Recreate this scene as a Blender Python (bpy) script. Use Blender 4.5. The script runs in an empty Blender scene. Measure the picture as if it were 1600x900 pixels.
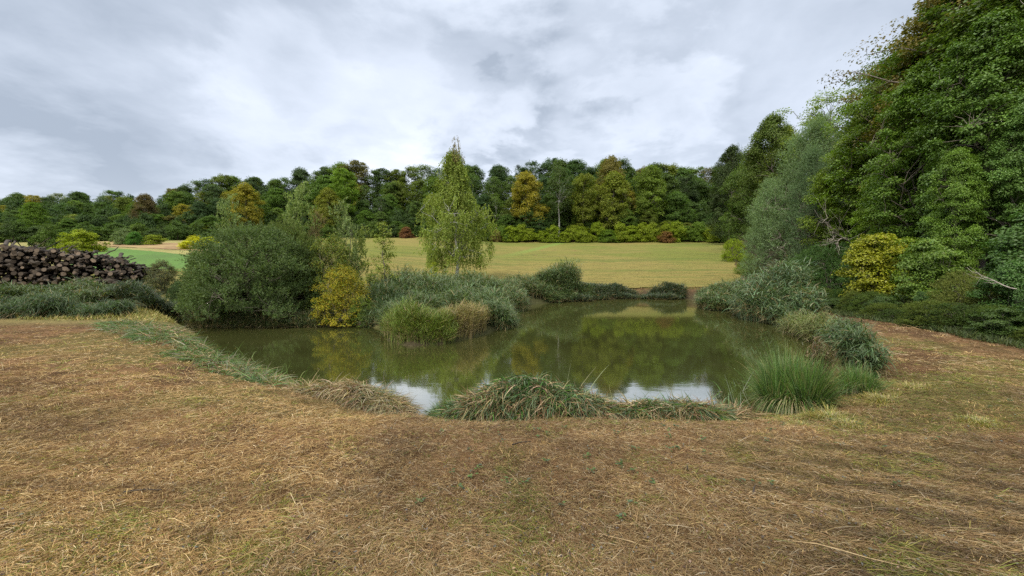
import bpy, math
import numpy as np
from mathutils import Vector

sc = bpy.context.scene
R = math.radians
F = 622.0            # focal length in pixels of the 1600 px wide photograph
EYE = 2.3            # eye height above the pond
HOR = 425.0          # horizon row
PITCH = math.atan((450 - HOR) / F)

# ------------------------------------------------------------------ camera
cam_d = bpy.data.cameras.new('camera')
cam_d.sensor_width = 36.0
cam_d.lens = 36.0 * F / 1600.0
cam_d.clip_start = 0.05
cam_d.clip_end = 3000
cam = bpy.data.objects.new('camera', cam_d)
sc.collection.objects.link(cam)
cam.location = (0, 0, EYE)
cam.rotation_euler = (R(90) - PITCH, 0, 0)
sc.camera = cam

# ------------------------------------------------------------------ light and exposure
SUN_EL, SUN_ROT = R(48), R(-150)      # sun high, behind the camera to its left, veiled by cloud
sc.view_settings.view_transform = 'Standard'
sc.view_settings.look = 'None'
sc.view_settings.exposure = 0.42
sc.view_settings.gamma = 1.0
sc.view_settings.use_curve_mapping = False

sd_ = bpy.data.lights.new('sun', 'SUN')
sd_.energy = 2.6
sd_.angle = R(11)
sd_.color = (1.0, 0.94, 0.84)
sun = bpy.data.objects.new('sun', sd_)
sc.collection.objects.link(sun)
sdir = Vector((math.sin(SUN_ROT) * math.cos(SUN_EL), math.cos(SUN_ROT) * math.cos(SUN_EL), math.sin(SUN_EL)))
sun.rotation_euler = sdir.to_track_quat('Z', 'Y').to_euler()

def pixdir(px, py):
    u, v = (px - 800) / F, (450 - py) / F
    d = Vector((u, math.cos(PITCH) + v * math.sin(PITCH), -math.sin(PITCH) + v * math.cos(PITCH)))
    return d.normalized()

class NT:
    """tiny helper round a node tree"""
    def __init__(s, tree):
        s.t = tree; s.n = tree.nodes; s.l = tree.links
    def new(s, typ, **kw):
        n = s.n.new(typ)
        for k, v in kw.items(): setattr(n, k, v)
        return n
    def put(s, sock, v):
        if hasattr(v, 'is_linked') or isinstance(v, bpy.types.NodeSocket): s.l.new(v, sock)
        else: sock.default_value = v
    def math(s, op, a, b=0.0, c=None, clamp=False):
        n = s.new('ShaderNodeMath', operation=op, use_clamp=clamp)
        s.put(n.inputs[0], a); s.put(n.inputs[1], b)
        if c is not None: s.put(n.inputs[2], c)
        return n.outputs[0]
    def vmath(s, op, a, b=(0, 0, 0), scale=None):
        n = s.new('ShaderNodeVectorMath', operation=op)
        s.put(n.inputs[0], a); s.put(n.inputs[1], b)
        if scale is not None: s.put(n.inputs[3], scale)
        return n.outputs['Value'] if op == 'DOT_PRODUCT' else n.outputs[0]
    def noise(s, vec, scale, detail=4, rough=0.5, dist=0.0):
        n = s.new('ShaderNodeTexNoise')
        s.put(n.inputs['Vector'], vec)
        n.inputs['Scale'].default_value = scale
        n.inputs['Detail'].default_value = detail
        n.inputs['Roughness'].default_value = rough
        n.inputs['Distortion'].default_value = dist
        return n.outputs['Fac']
    def rng(s, v, a, b, c=0.0, d=1.0, smooth=True):
        n = s.new('ShaderNodeMapRange')
        if smooth: n.interpolation_type = 'SMOOTHSTEP'
        s.put(n.inputs[0], v)
        for i, q in enumerate((a, b, c, d)): n.inputs[i + 1].default_value = q
        return n.outputs[0]
    def mix(s, f, a, b, blend='MIX'):
        n = s.new('ShaderNodeMix', data_type='RGBA', blend_type=blend)
        s.put(n.inputs['Factor'], f)
        for k, v in (('A', a), ('B', b)):
            sock = [i for i in n.inputs if i.name == k and i.type == 'RGBA'][0]
            if isinstance(v, tuple) and len(v) == 3: v = v + (1,)
            s.put(sock, v)
        return [o for o in n.outputs if o.type == 'RGBA'][0]

# ------------------------------------------------------------------ sky: thin blue behind a full cover of cloud
world = bpy.data.worlds.new('World')
sc.world = world
world.use_nodes = True
w = NT(world.node_tree)
w.n.clear()
tc = w.new('ShaderNodeTexCoord')
D = w.vmath('NORMALIZE', tc.outputs['Generated'])
sep = w.new('ShaderNodeSeparateXYZ'); w.l.new(D, sep.inputs[0])
zz = w.math('MAXIMUM', sep.outputs['Z'], 0.0)
den = w.math('ADD', zz, 0.22)
comb = w.new('ShaderNodeCombineXYZ')
w.l.new(w.math('DIVIDE', sep.outputs['X'], den), comb.inputs[0])
w.l.new(w.math('DIVIDE', sep.outputs['Y'], den), comb.inputs[1])
comb.inputs[2].default_value = 3.1
P = comb.outputs[0]
n1 = w.noise(P, 0.75, 6, 0.52, 0.35)
n2 = w.noise(P, 2.2, 7, 0.56, 0.2)
n3 = w.noise(P, 6.0, 6, 0.6, 0.3)
cl = w.math('SUBTRACT', w.math('ADD', w.math('MULTIPLY', n1, 0.66), w.math('ADD', w.math('MULTIPLY', n2, 0.44), w.math('MULTIPLY', n3, 0.12))), 0.115)
wob = w.math('MULTIPLY', w.math('SUBTRACT', n2, 0.5), 0.16)
def blob(px, py, width, amt):
    """a brighter or darker mass of cloud in one direction of the sky"""
    global cl
    d = w.vmath('DOT_PRODUCT', D, tuple(pixdir(px, py)))
    ang = w.math('ADD', w.math('SUBTRACT', 1.0, d), wob)
    g = w.rng(ang, 0.0, width, amt, 0.0)
    cl = w.math('ADD', cl, g)
blob(280, 50, 0.16, -0.19)
blob(60, 120, 0.10, -0.07)
blob(560, 60, 0.03, -0.06)
blob(545, 185, 0.045, 0.17)
blob(430, 175, 0.03, 0.08)
blob(990, 150, 0.020, 0.14)
blob(780, 130, 0.022, -0.10)
blob(850, 235, 0.012, -0.07)
blob(1250, 60, 0.12, -0.07)
blob(700, 240, 0.05, 0.10)
blob(120, 250, 0.08, 0.14)
blob(1150, 200, 0.04, 0.06)
ramp = w.new('ShaderNodeValToRGB')
cr = ramp.color_ramp
cr.elements[0].position = 0.30; cr.elements[0].color = (0.35, 0.405, 0.49, 1)
cr.elements[1].position = 0.76; cr.elements[1].color = (0.92, 0.95, 1.0, 1)
e = cr.elements.new(0.46); e.color = (0.55, 0.61, 0.71, 1)
e = cr.elements.new(0.60); e.color = (0.70, 0.76, 0.87, 1)
w.l.new(cl, ramp.inputs[0])
# overcast brightening overhead (well above the picture) and paler air low down
zen = w.rng(sep.outputs['Z'], 0.50, 0.95, 1.0, 3.2)
hz = w.rng(sep.outputs['Z'], 0.0, 0.22, 0.42, 0.0)
col = w.mix(hz, ramp.outputs[0], (0.78, 0.83, 0.93))
col = w.vmath('SCALE', col, scale=zen)
warm = w.rng(sep.outputs['Z'], 0.5, 0.9, 0.0, 1.0)
col = w.mix(warm, col, w.vmath('MULTIPLY', col, (1.10, 1.0, 0.84)))
sky = w.new('ShaderNodeTexSky', sky_type='NISHITA')
sky.sun_disc = False
sky.sun_elevation = SUN_EL
sky.sun_rotation = SUN_ROT
sky.air_density = 1.0; sky.dust_density = 2.0
bg1 = w.new('ShaderNodeBackground'); w.l.new(sky.outputs[0], bg1.inputs[0]); bg1.inputs[1].default_value = 0.10
bg2 = w.new('ShaderNodeBackground'); w.l.new(col, bg2.inputs[0]); bg2.inputs[1].default_value = 1.0
mx = w.new('ShaderNodeMixShader'); mx.inputs[0].default_value = 0.92
w.l.new(bg1.outputs[0], mx.inputs[1]); w.l.new(bg2.outputs[0], mx.inputs[2])
wo = w.new('ShaderNodeOutputWorld'); w.l.new(mx.outputs[0], wo.inputs[0])

sc.cycles.max_bounces = 6
sc.cycles.diffuse_bounces = 3
sc.cycles.glossy_bounces = 3
sc.cycles.transmission_bounces = 4
sc.cycles.use_denoising = False
sc.cycles.use_adaptive_sampling = True
sc.cycles.adaptive_threshold = 0.012

# ================================================================== helpers
def rs(seed): return np.random.default_rng(seed)
def unit(a): return a / np.maximum(np.linalg.norm(a, axis=-1, keepdims=True), 1e-9)

_LAT = rs(77).random((256, 256))
def vnoise(x, y):
    x = np.asarray(x, float); y = np.asarray(y, float)
    xi = np.floor(x).astype(int); yi = np.floor(y).astype(int)
    fx = x - xi; fy = y - yi
    fx = fx * fx * (3 - 2 * fx); fy = fy * fy * (3 - 2 * fy)
    g = lambda a, b: _LAT[a % 256, b % 256]
    return (g(xi, yi) * (1 - fx) + g(xi + 1, yi) * fx) * (1 - fy) + (g(xi, yi + 1) * (1 - fx) + g(xi + 1, yi + 1) * fx) * fy
def fbm(x, y, o=4):
    s = 0; a = 0.5; t = 0
    for i in range(o):
        s = s + a * vnoise(x * 2 ** i + 17.3 * i, y * 2 ** i + 5.1 * i); t += a; a *= 0.5
    return s / t
def sstep(x, a, b):
    t = np.clip((x - a) / (b - a), 0, 1); return t * t * (3 - 2 * t)

def mesh_np(name, verts, faces, cols=None, mats=(), smooth=False, matidx=None):
    """verts (n,3); faces (m,4) ; cols (m,3) one colour per face, stored as attribute 'col'"""
    me = bpy.data.meshes.new(name)
    n, m = len(verts), len(faces)
    me.vertices.add(n); me.vertices.foreach_set('co', np.ascontiguousarray(verts, np.float32).ravel())
    k = faces.shape[1]
    me.loops.add(m * k); me.loops.foreach_set('vertex_index', np.ascontiguousarray(faces, np.int32).ravel())
    me.polygons.add(m); me.polygons.foreach_set('loop_start', np.arange(0, m * k, k, dtype=np.int32))
    if smooth: me.polygons.foreach_set('use_smooth', np.ones(m, bool))
    for mt in mats: me.materials.append(mt)
    if matidx is not None: me.polygons.foreach_set('material_index', np.ascontiguousarray(matidx, np.int32))
    me.update(calc_edges=True)
    if cols is not None:
        if len(cols) == m and len(cols) != n: dom = 'FACE'
        else: dom = 'POINT'
        a = me.attributes.new('col', 'FLOAT_COLOR', dom)
        c = np.ones((len(cols), 4), np.float32); c[:, :3] = cols
        a.data.foreach_set('color', c.ravel())
    return me

def link(name, me, parent=None, loc=None, rot=None, color=None):
    o = bpy.data.objects.new(name, me)
    sc.collection.objects.link(o)
    if parent is not None: o.parent = parent
    if loc is not None: o.location = loc
    if rot is not None: o.rotation_euler = rot
    if color is not None: o.color = (*color, 1)
    return o

def tag(o, label=None, cat=None, group=None, kind=None):
    for k, v in (('label', label), ('category', cat), ('group', group), ('kind', kind)):
        if v: o[k] = v
    return o

def cat_parts(parts):
    """join (verts, faces, cols) triples"""
    V, Fc, C, off = [], [], [], 0
    for v, f, c in parts:
        if len(v) == 0: continue
        V.append(v); Fc.append(f + off); C.append(c); off += len(v)
    return np.concatenate(V), np.concatenate(Fc), np.concatenate(C)

def pick(rng, pal, n, jit=0.12):
    pal = np.array(pal); c = pal[rng.integers(0, len(pal), n)]
    return np.clip(c * (1 + rng.normal(0, jit, (n, 1))) * (1 + rng.normal(0, jit * .35, (n, 3))), 0.004, 0.9)

def leaves(rng, pos, axis, nrm, L, W, pal, jit=0.18):
    """one folded diamond face per leaf"""
    n = len(pos)
    axis = unit(axis); side = unit(np.cross(axis, nrm)); nn = np.cross(side, axis)
    L = (L * rng.uniform(0.65, 1.25, n))[:, None]; W = (W * rng.uniform(0.7, 1.2, n))[:, None]
    mid = pos + axis * L * 0.45
    v = np.stack([pos, mid + side * W * 0.5 + nn * W * 0.12, pos + axis * L - nn * L * 0.1, mid - side * W * 0.5 + nn * W * 0.12], 1).reshape(-1, 3)
    f = np.arange(4 * n).reshape(-1, 4)
    return v, f, pick(rng, pal, n, jit)

def strips(rng, base, d, L, W, bend, segs=3, cols=None, tip=0.15, side=None, grav=(0, 0, -1)):
    """curved tapering blades: base + d*L*t + grav*L*bend*t^2"""
    n = len(base)
    d = unit(d); L = np.broadcast_to(L, n)[:, None]; W = np.broadcast_to(W, n)[:, None]; bend = np.broadcast_to(bend, n)[:, None]
    if side is None:
        r = rng.normal(0, 1, (n, 3)); side = unit(np.cross(d, r))
    g = np.array(grav, float)
    out = []
    for k in range(segs + 1):
        t = k / segs
        c = base + d * L * t + g * L * bend * t * t
        wdt = W * (1 - (1 - tip) * t ** 1.5) * 0.5
        out += [c - side * wdt, c + side * wdt]
    v = np.stack(out, 1).reshape(-1, 3)
    b = (np.arange(n) * 2 * (segs + 1))[:, None]
    fs = [np.concatenate([b + 2 * k, b + 2 * k + 1, b + 2 * k + 3, b + 2 * k + 2], 1) for k in range(segs)]
    f = np.stack(fs, 1).reshape(-1, 4)
    c = np.repeat(cols, segs, 0)
    return v, f, c

def tube(pts, rad, sides=6, col=(1, 1, 1), rng=None, rough=0.0):
    pts = np.array(pts, float); rad = np.array(rad, float); n = len(pts)
    t = unit(np.gradient(pts, axis=0))
    ref = np.array([1.0, 0.13, 0.07]) if abs(t[0][0]) < 0.8 else np.array([0.1, 1.0, 0.07])
    a = unit(np.cross(t, ref)); b = np.cross(t, a)
    th = np.linspace(0, 2 * np.pi, sides, endpoint=False)
    rr = rad[:, None] * np.ones((n, sides))
    if rng is not None and rough: rr = rr * (1 + rng.normal(0, rough, (n, sides)))
    v = pts[:, None, :] + rr[..., None] * (np.cos(th)[None, :, None] * a[:, None, :] + np.sin(th)[None, :, None] * b[:, None, :])
    i = np.arange(n - 1)[:, None] * sides; j = np.arange(sides)[None, :]; j2 = (j + 1) % sides
    f = np.stack([i + j, i + j2, i + sides + j2, i + sides + j], -1).reshape(-1, 4)
    return v.reshape(-1, 3), f, np.tile(np.array(col, float), (len(f), 1))

def wander(rng, a, b, n, amp, sag=0.0):
    t = np.linspace(0, 1, n)[:, None]
    p = np.array(a) * (1 - t) + np.array(b) * t
    k = rng.normal(0, amp, (n, 3)); k[0] = 0; k[-1] = 0
    p = p + k; p[:, 2] += (sag * 4 * t * (1 - t))[:, 0]
    return p

# ------------------------------------------------------------------ materials
def mat_leaf(name, trans=0.3, rough=0.5, spec=0.35):
    m = bpy.data.materials.new(name); m.use_nodes = True
    k = NT(m.node_tree); k.n.clear()
    at = k.new('ShaderNodeAttribute', attribute_name='col')
    oi = k.new('ShaderNodeObjectInfo')
    c = k.mix(1.0, at.outputs['Color'], oi.outputs['Color'], 'MULTIPLY')
    pb = k.new('ShaderNodeBsdfPrincipled')
    k.l.new(c, pb.inputs['Base Color']); pb.inputs['Roughness'].default_value = rough
    pb.inputs['Specular IOR Level'].default_value = spec
    tr = k.new('ShaderNodeBsdfTranslucent')
    k.l.new(k.mix(1.0, c, (1.15, 1.25, 0.55), 'MULTIPLY'), tr.inputs[0])
    ms = k.new('ShaderNodeMixShader'); ms.inputs[0].default_value = trans
    k.l.new(pb.outputs[0], ms.inputs[1]); k.l.new(tr.outputs[0], ms.inputs[2])
    o = k.new('ShaderNodeOutputMaterial'); k.l.new(ms.outputs[0], o.inputs[0])
    return m
M_LEAF = mat_leaf('leaf', 0.34, 0.6, 0.18)
M_GLOSSLEAF = mat_leaf('glossy_leaf', 0.30, 0.48, 0.32)
M_STRAW = mat_leaf('straw', 0.12, 0.6, 0.25)

def mat_bark(name, c1, c2, scale=(9, 9, 2.2), birch=False):
    m = bpy.data.materials.new(name); m.use_nodes = True
    k = NT(m.node_tree); pb = k.n['Principled BSDF']
    tc = k.new('ShaderNodeTexCoord')
    mp = k.new('ShaderNodeMapping'); mp.inputs['Scale'].default_value = scale
    k.l.new(tc.outputs['Object'], mp.inputs[0])
    n = k.noise(mp.outputs[0], 1.0, 6, 0.65, 0.6)
    n_ = k.noise(tc.outputs['Object'], 0.7, 3)
    c = k.mix(k.rng(n, 0.35, 0.65), c1, c2)
    if birch: c = k.mix(k.rng(k.noise(mp.outputs[0], 0.5, 3, 0.6, 1.0), 0.60, 0.66), c, (0.03, 0.025, 0.02))
    c = k.mix(k.math('MULTIPLY', k.rng(n_, 0.5, 0.75), 0.45), c, (0.09, 0.11, 0.05))
    k.l.new(c, pb.inputs['Base Color']); pb.inputs['Roughness'].default_value = 0.9
    bp = k.new('ShaderNodeBump'); bp.inputs['Strength'].default_value = 0.6; bp.inputs['Distance'].default_value = 0.02
    k.l.new(n, bp.inputs['Height']); k.l.new(bp.outputs[0], pb.inputs['Normal'])
    return m
M_BARK = mat_bark('bark', (0.09, 0.07, 0.05), (0.22, 0.19, 0.15))
M_PALE = mat_bark('pale_bark', (0.28, 0.27, 0.23), (0.46, 0.44, 0.39))
M_BIRCH = mat_bark('birch_bark', (0.30, 0.29, 0.25), (0.48, 0.47, 0.43), (2, 2, 9), True)
M_STALK = mat_bark('straw_stalk', (0.22, 0.15, 0.07), (0.34, 0.25, 0.13))
M_DEAD = mat_bark('dead_wood', (0.20, 0.17, 0.13), (0.34, 0.30, 0.25))

# ================================================================== terrain
POND = [(255,497),(300,520),(340,572),(400,598),(470,612),(560,628),(615,650),(700,654),(800,656),(930,656),(1040,657),(1120,656),(1170,652),
        (1200,636),(1215,600),(1262,572),(1300,556),(1308,532),(1282,517),(1200,499),(1130,484),(1085,468),(1000,465.5),(900,470),(830,476),
        (806,486),(800,508),(740,528),(690,538),(640,541),(604,534),(592,514),(560,509),(500,509),(400,511),(330,511),(280,501)]
def on_water(px, py, z=0.0):
    d = pixdir(px, py); s = (z - EYE) / d.z
    return (d.x * s, d.y * s)
PP = np.array([on_water(*p) for p in POND])
def pond_sd(x, y):
    """signed distance to the shoreline, negative on the water"""
    x = np.asarray(x, float); y = np.asarray(y, float)
    best = np.full(x.shape, 1e9); inside = np.zeros(x.shape, bool)
    for i in range(len(PP)):
        ax, ay = PP[i]; bx, by = PP[(i + 1) % len(PP)]
        ex, ey = bx - ax, by - ay
        t = np.clip(((x - ax) * ex + (y - ay) * ey) / (ex * ex + ey * ey), 0, 1)
        best = np.minimum(best, np.hypot(x - ax - ex * t, y - ay - ey * t))
        c = (ay > y) != (by > y)
        xi = (bx - ax) * (y - ay) / (by - ay + 1e-12) + ax
        inside ^= c & (x < xi)
    return np.where(inside, -best, best)
def edge_x(y):   # where the wood on the hillside begins
    return np.interp(y, [-20, 2, 8, 16.5, 28, 40, 120, 200], [9, 9.5, 10.9, 13.2, 17.5, 23, 64, 105])
def base_z(x, y):
    y0 = np.interp(x, [-60, -25, -12, 0, 40], [24, 24, 30, 35.5, 35.5])
    x = np.clip(x, -260, 200); y = np.minimum(y, 158)
    z = 0.62 + 0.124 * np.logaddexp(0, (y - y0) / 2.0) * 2.0
    z = z + 0.13 * np.maximum(0, y - 118)                       # the hill steepens under the far wood
    z = z + 0.30 * np.clip(x - edge_x(y) - 1.0, 0, 60)          # and on the right
    z = z - 0.46 * np.exp(-(((x + 4) / 7) ** 2 + ((y - 17) / 7) ** 2))
    return z
def ground_z(x, y, micro=True):
    x = np.asarray(x, float); y = np.asarray(y, float)
    z = base_z(x, y)
    s = pond_sd(x, y)
    s2 = s + 0.25 * (fbm(x * 1.3, y * 1.3, 3) - 0.5)
    bank = np.where(s2 > 0, s2 * np.interp(y, [7, 10], [.34, .95]) + 0.01, s2 * 0.5)
    k = 0.12
    zz = -k * np.logaddexp(-z / k, -np.maximum(bank, -0.8) / k)
    if micro:
        zz = zz + (0.075 * (fbm(x * 2.1, y * 2.1, 4) - 0.5) + 0.16 * (fbm(x * .45, y * .45, 3) - .5)) * sstep(s, 0.0, 1.2)
    return zz
def gz(x, y): return float(ground_z(np.array([x]), np.array([y]))[0])
def at(px, D): return ((px - 800) / F * D)

def spaced(lo, hi, fine_lo, fine_hi, fine, grow=1.045):
    mid = list(np.arange(fine_lo, fine_hi, fine))
    up = []; v = mid[-1]; s = fine
    while v < hi: s *= grow; v += s; up.append(v)
    dn = []; v = mid[0]; s = fine
    while v > lo: s *= grow; v -= s; dn.append(v)
    return np.array(dn[::-1] + mid + up)
gx = spaced(-900, 900, -15, 15, 0.09); gy = spaced(-300, 1100, 1.5, 13.5, 0.08)
X, Y = np.meshgrid(gx, gy)
Z = ground_z(X, Y)
nx, ny = len(gx), len(gy)
V = np.stack([X, Y, Z], -1).reshape(-1, 3)
ii, jj = np.meshgrid(np.arange(nx - 1), np.arange(ny - 1))
Fq = np.stack([jj * nx + ii, jj * nx + ii + 1, (jj + 1) * nx + ii + 1, (jj + 1) * nx + ii], -1).reshape(-1, 4)

def soil_col(x, y):
    """albedo of the ground itself: dead straw mat, greener patches, leaf litter in the wood, mud in the pond"""
    n = fbm(x * 0.35, y * 0.35, 4)[..., None]; n2 = fbm(x * 1.7 + 40, y * 1.7, 4)[..., None]
    a = np.array([0.15, 0.085, 0.040]); b = np.array([0.080, 0.045, 0.022]); g = np.array([0.11, 0.095, 0.03])
    c = a + (b - a) * sstep(n2, 0.35, 0.65)
    c = c + (g - c) * 0.65 * sstep(n, 0.52, 0.68)
    s = pond_sd(x, y)[..., None]
    mud = np.array([0.05, 0.04, 0.022])
    c = c + (mud - c) * (1 - sstep(s, 0.05, 0.55))
    c = c + (mud - c) * (1 - sstep(s, 0.3, 1.6)) * (y > 13)[..., None]
    spit = (sstep(y, 12, 13.5) * (1 - sstep(y, 30, 33)) * sstep(x, -12, -10) * (1 - sstep(x, 3, 5)))[..., None]
    c = c + (np.array([.05, .05, .02]) - c) * spit
    wood = np.array([0.045, 0.032, 0.018])
    far = ((y > 119) | (x > edge_x(y) + 0.4))[..., None]
    c = np.where(far, wood, c)
    left = (sstep(y, 12, 16) * sstep(-x, 4, 9))[..., None]
    c = c + (np.array([0.21, 0.19, 0.07]) * (0.7 + 0.6 * n2) - c) * left * (~far)
    return c
gcol = soil_col(X, Y).reshape(-1, 3)

def mat_ground(name, streak=True):
    m = bpy.data.materials.new(name); m.use_nodes = True
    k = NT(m.node_tree); pb = k.n['Principled BSDF']
    at_ = k.new('ShaderNodeAttribute', attribute_name='col')
    g = k.new('ShaderNodeNewGeometry')
    p = g.outputs['Position']
    n1 = k.noise(p, 38, 6, 0.7, 0.8); n2 = k.noise(p, 6, 5, 0.6)
    f = k.rng(n1, 0.3, 0.7, 0.45, 1.6, False); f2 = k.rng(n2, 0.3, 0.7, 0.7, 1.3, False)
    c = k.vmath('SCALE', at_.outputs['Color'], scale=k.math('MULTIPLY', f, f2))
    k.l.new(c, pb.inputs['Base Color']); pb.inputs['Roughness'].default_value = 0.95
    pb.inputs['Specular IOR Level'].default_value = 0.1
    bp = k.new('ShaderNodeBump'); bp.inputs['Strength'].default_value = 0.9; bp.inputs['Distance'].default_value = 0.03
    k.l.new(n1, bp.inputs['Height']); k.l.new(bp.outputs[0], pb.inputs['Normal'])
    return m
M_GROUND = mat_ground('soil_and_straw')
ground = link('ground', mesh_np('ground', V, Fq, gcol, (M_GROUND,), True))
tag(ground, 'brown mown bank and rising land round the pond', kind='structure')

# meadow, crop field and the bare strip beside it: thin sheets on the same slope
def sheet(name, mat, left, right, y0, y1, n_u, n_v, lift, label, edge=0.5):
    v = np.linspace(0, 1, n_v)[:, None] ** 1.3; u = np.linspace(0, 1, n_u)[None, :]
    yy = (y0(u) if callable(y0) else y0) * (1 - v) + (y1(u) if callable(y1) else y1) * v + 0 * u
    xl = left(yy); xr = right(yy)
    xx = xl * (1 - u) + xr * u + edge * (fbm(yy * 0.5, u * 9 + 3, 3) - .5) * 2 * (np.abs(u - .5) * 2) ** 6
    zz = ground_z(xx, yy, True) + lift + 0.05 * (fbm(xx * 0.9, yy * 2.2, 3) - 0.4)
    vv = np.stack([xx, yy, zz], -1).reshape(-1, 3)
    i, j = np.meshgrid(np.arange(n_u - 1), np.arange(n_v - 1))
    ff = np.stack([j * n_u + i, j * n_u + i + 1, (j + 1) * n_u + i + 1, (j + 1) * n_u + i], -1).reshape(-1, 4)
    o = link(name, mesh_np(name, vv, ff, None, (mat,), True))
    return tag(o, label, kind='structure')

def mat_meadow():
    m = bpy.data.materials.new('meadow'); m.use_nodes = True
    k = NT(m.node_tree); pb = k.n['Principled BSDF']
    g = k.new('ShaderNodeNewGeometry'); p = g.outputs['Position']
    mp = k.new('ShaderNodeMapping'); mp.inputs['Scale'].default_value = (0.05, 0.42, 0.0); mp.inputs['Rotation'].default_value = (0, 0, R(-4))
    k.l.new(p, mp.inputs[0])
    s1 = k.noise(mp.outputs[0], 1.0, 5, 0.6, 1.2)             # long mowing swaths
    mp2 = k.new('ShaderNodeMapping'); mp2.inputs['Scale'].default_value = (0.35, 2.2, 0.0); k.l.new(p, mp2.inputs[0])
    s2 = k.noise(mp2.outputs[0], 1.0, 5, 0.65, 0.5)
    patch = k.noise(p, 0.045, 4, 0.55)
    fine = k.noise(p, 7, 5, 0.7)
    sx = k.new('ShaderNodeSeparateXYZ'); k.l.new(p, sx.inputs[0])
    ydry = k.rng(sx.outputs['Y'], 44, 70, 0.28, 0.0)
    tan_ = (0.190, 0.155, 0.046); yg = (0.135, 0.145, 0.030); gr = (0.085, 0.115, 0.024); dk = (0.10, 0.080, 0.030)
    c = k.mix(k.rng(k.math('SUBTRACT', patch, ydry), 0.36, 0.62), tan_, yg)
    c = k.mix(k.math('MULTIPLY', k.rng(s1, 0.46, 0.64), 0.7), c, gr)
    c = k.mix(k.math('MULTIPLY', k.rng(s2, 0.50, 0.66), 0.65), c, dk)
    # one old wheel track climbing to the gap in the hedge
    tr = k.math('ABSOLUTE', k.math('SUBTRACT', k.math('SUBTRACT', sx.outputs['X'], k.math('MULTIPLY', sx.outputs['Y'], 0.33)), -24.5))
    c = k.mix(k.math('MULTIPLY', k.rng(tr, 0.3, 2.4, 0.7, 0.0), k.rng(sx.outputs['Y'], 60, 90)), c, (0.13, 0.19, 0.04))
    tr2 = k.math('ABSOLUTE', k.math('SUBTRACT', k.math('SUBTRACT', sx.outputs['Y'], k.math('MULTIPLY', sx.outputs['X'], 0.62)), 66))
    c = k.mix(k.rng(tr2, 0.2, 1.1, 0.45, 0.0), c, (0.17, 0.14, 0.05))
    c = k.vmath('SCALE', c, scale=k.rng(fine, 0.3, 0.7, 0.7, 1.3, False))
    k.l.new(c, pb.inputs['Base Color']); pb.inputs['Roughness'].default_value = 0.95; pb.inputs['Specular IOR Level'].default_value = 0.1
    bp = k.new('ShaderNodeBump'); bp.inputs['Strength'].default_value = 0.7; bp.inputs['Distance'].default_value = 0.08
    k.l.new(k.math('ADD', fine, s2), bp.inputs['Height']); k.l.new(bp.outputs[0], pb.inputs['Normal'])
    return m
def mat_crop(name, c1, c2, sc_=2.0):
    m = bpy.data.materials.new(name); m.use_nodes = True
    k = NT(m.node_tree); pb = k.n['Principled BSDF']
    g = k.new('ShaderNodeNewGeometry'); p = g.outputs['Position']
    n = k.noise(p, sc_, 5, 0.65); n2 = k.noise(p, 0.12, 3)
    c = k.mix(k.rng(k.math('ADD', k.math('MULTIPLY', n, .6), k.math('MULTIPLY', n2, .4)), 0.4, 0.6), c1, c2)
    k.l.new(c, pb.inputs['Base Color']); pb.inputs['Roughness'].default_value = 0.9; pb.inputs['Specular IOR Level'].default_value = 0.15
    bp = k.new('ShaderNodeBump'); bp.inputs['Strength'].default_value = 0.7; bp.inputs['Distance'].default_value = 0.06
    k.l.new(n, bp.inputs['Height']); k.l.new(bp.outputs[0], pb.inputs['Normal'])
    return m
M_MEADOW = mat_meadow()
meadow = sheet('meadow', M_MEADOW, lambda y: -0.5 * y - 2, lambda y: edge_x(y) + 0.3, lambda u: 36.8 - 2.0 * (1 - u) , 119.5, 260, 260, 0.05,
               'mown yellow meadow climbing from the far shore to the wood')
crop = sheet('crop_field', mat_crop('young_crop', (0.085, 0.165, 0.032), (0.07, 0.12, 0.03)), lambda y: -1.06 * y - 2, lambda y: -0.78 * y,
             38, lambda u: 79 - 25 * u, 90, 90, 0.07, 'bright green young crop field behind the log pile', 1.2)
bare = sheet('bare_field_strip', mat_crop('bare_strip', (0.19, 0.12, 0.06), (0.30, 0.22, 0.10), 0.6), lambda y: -1.06 * y, lambda y: -0.56 * y,
             lambda u: 79 - 25 * u, lambda u: 96 - 14 * u, 120, 60, 0.055, 'brown bare strip between green field and the far wood', 0.2)

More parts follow.
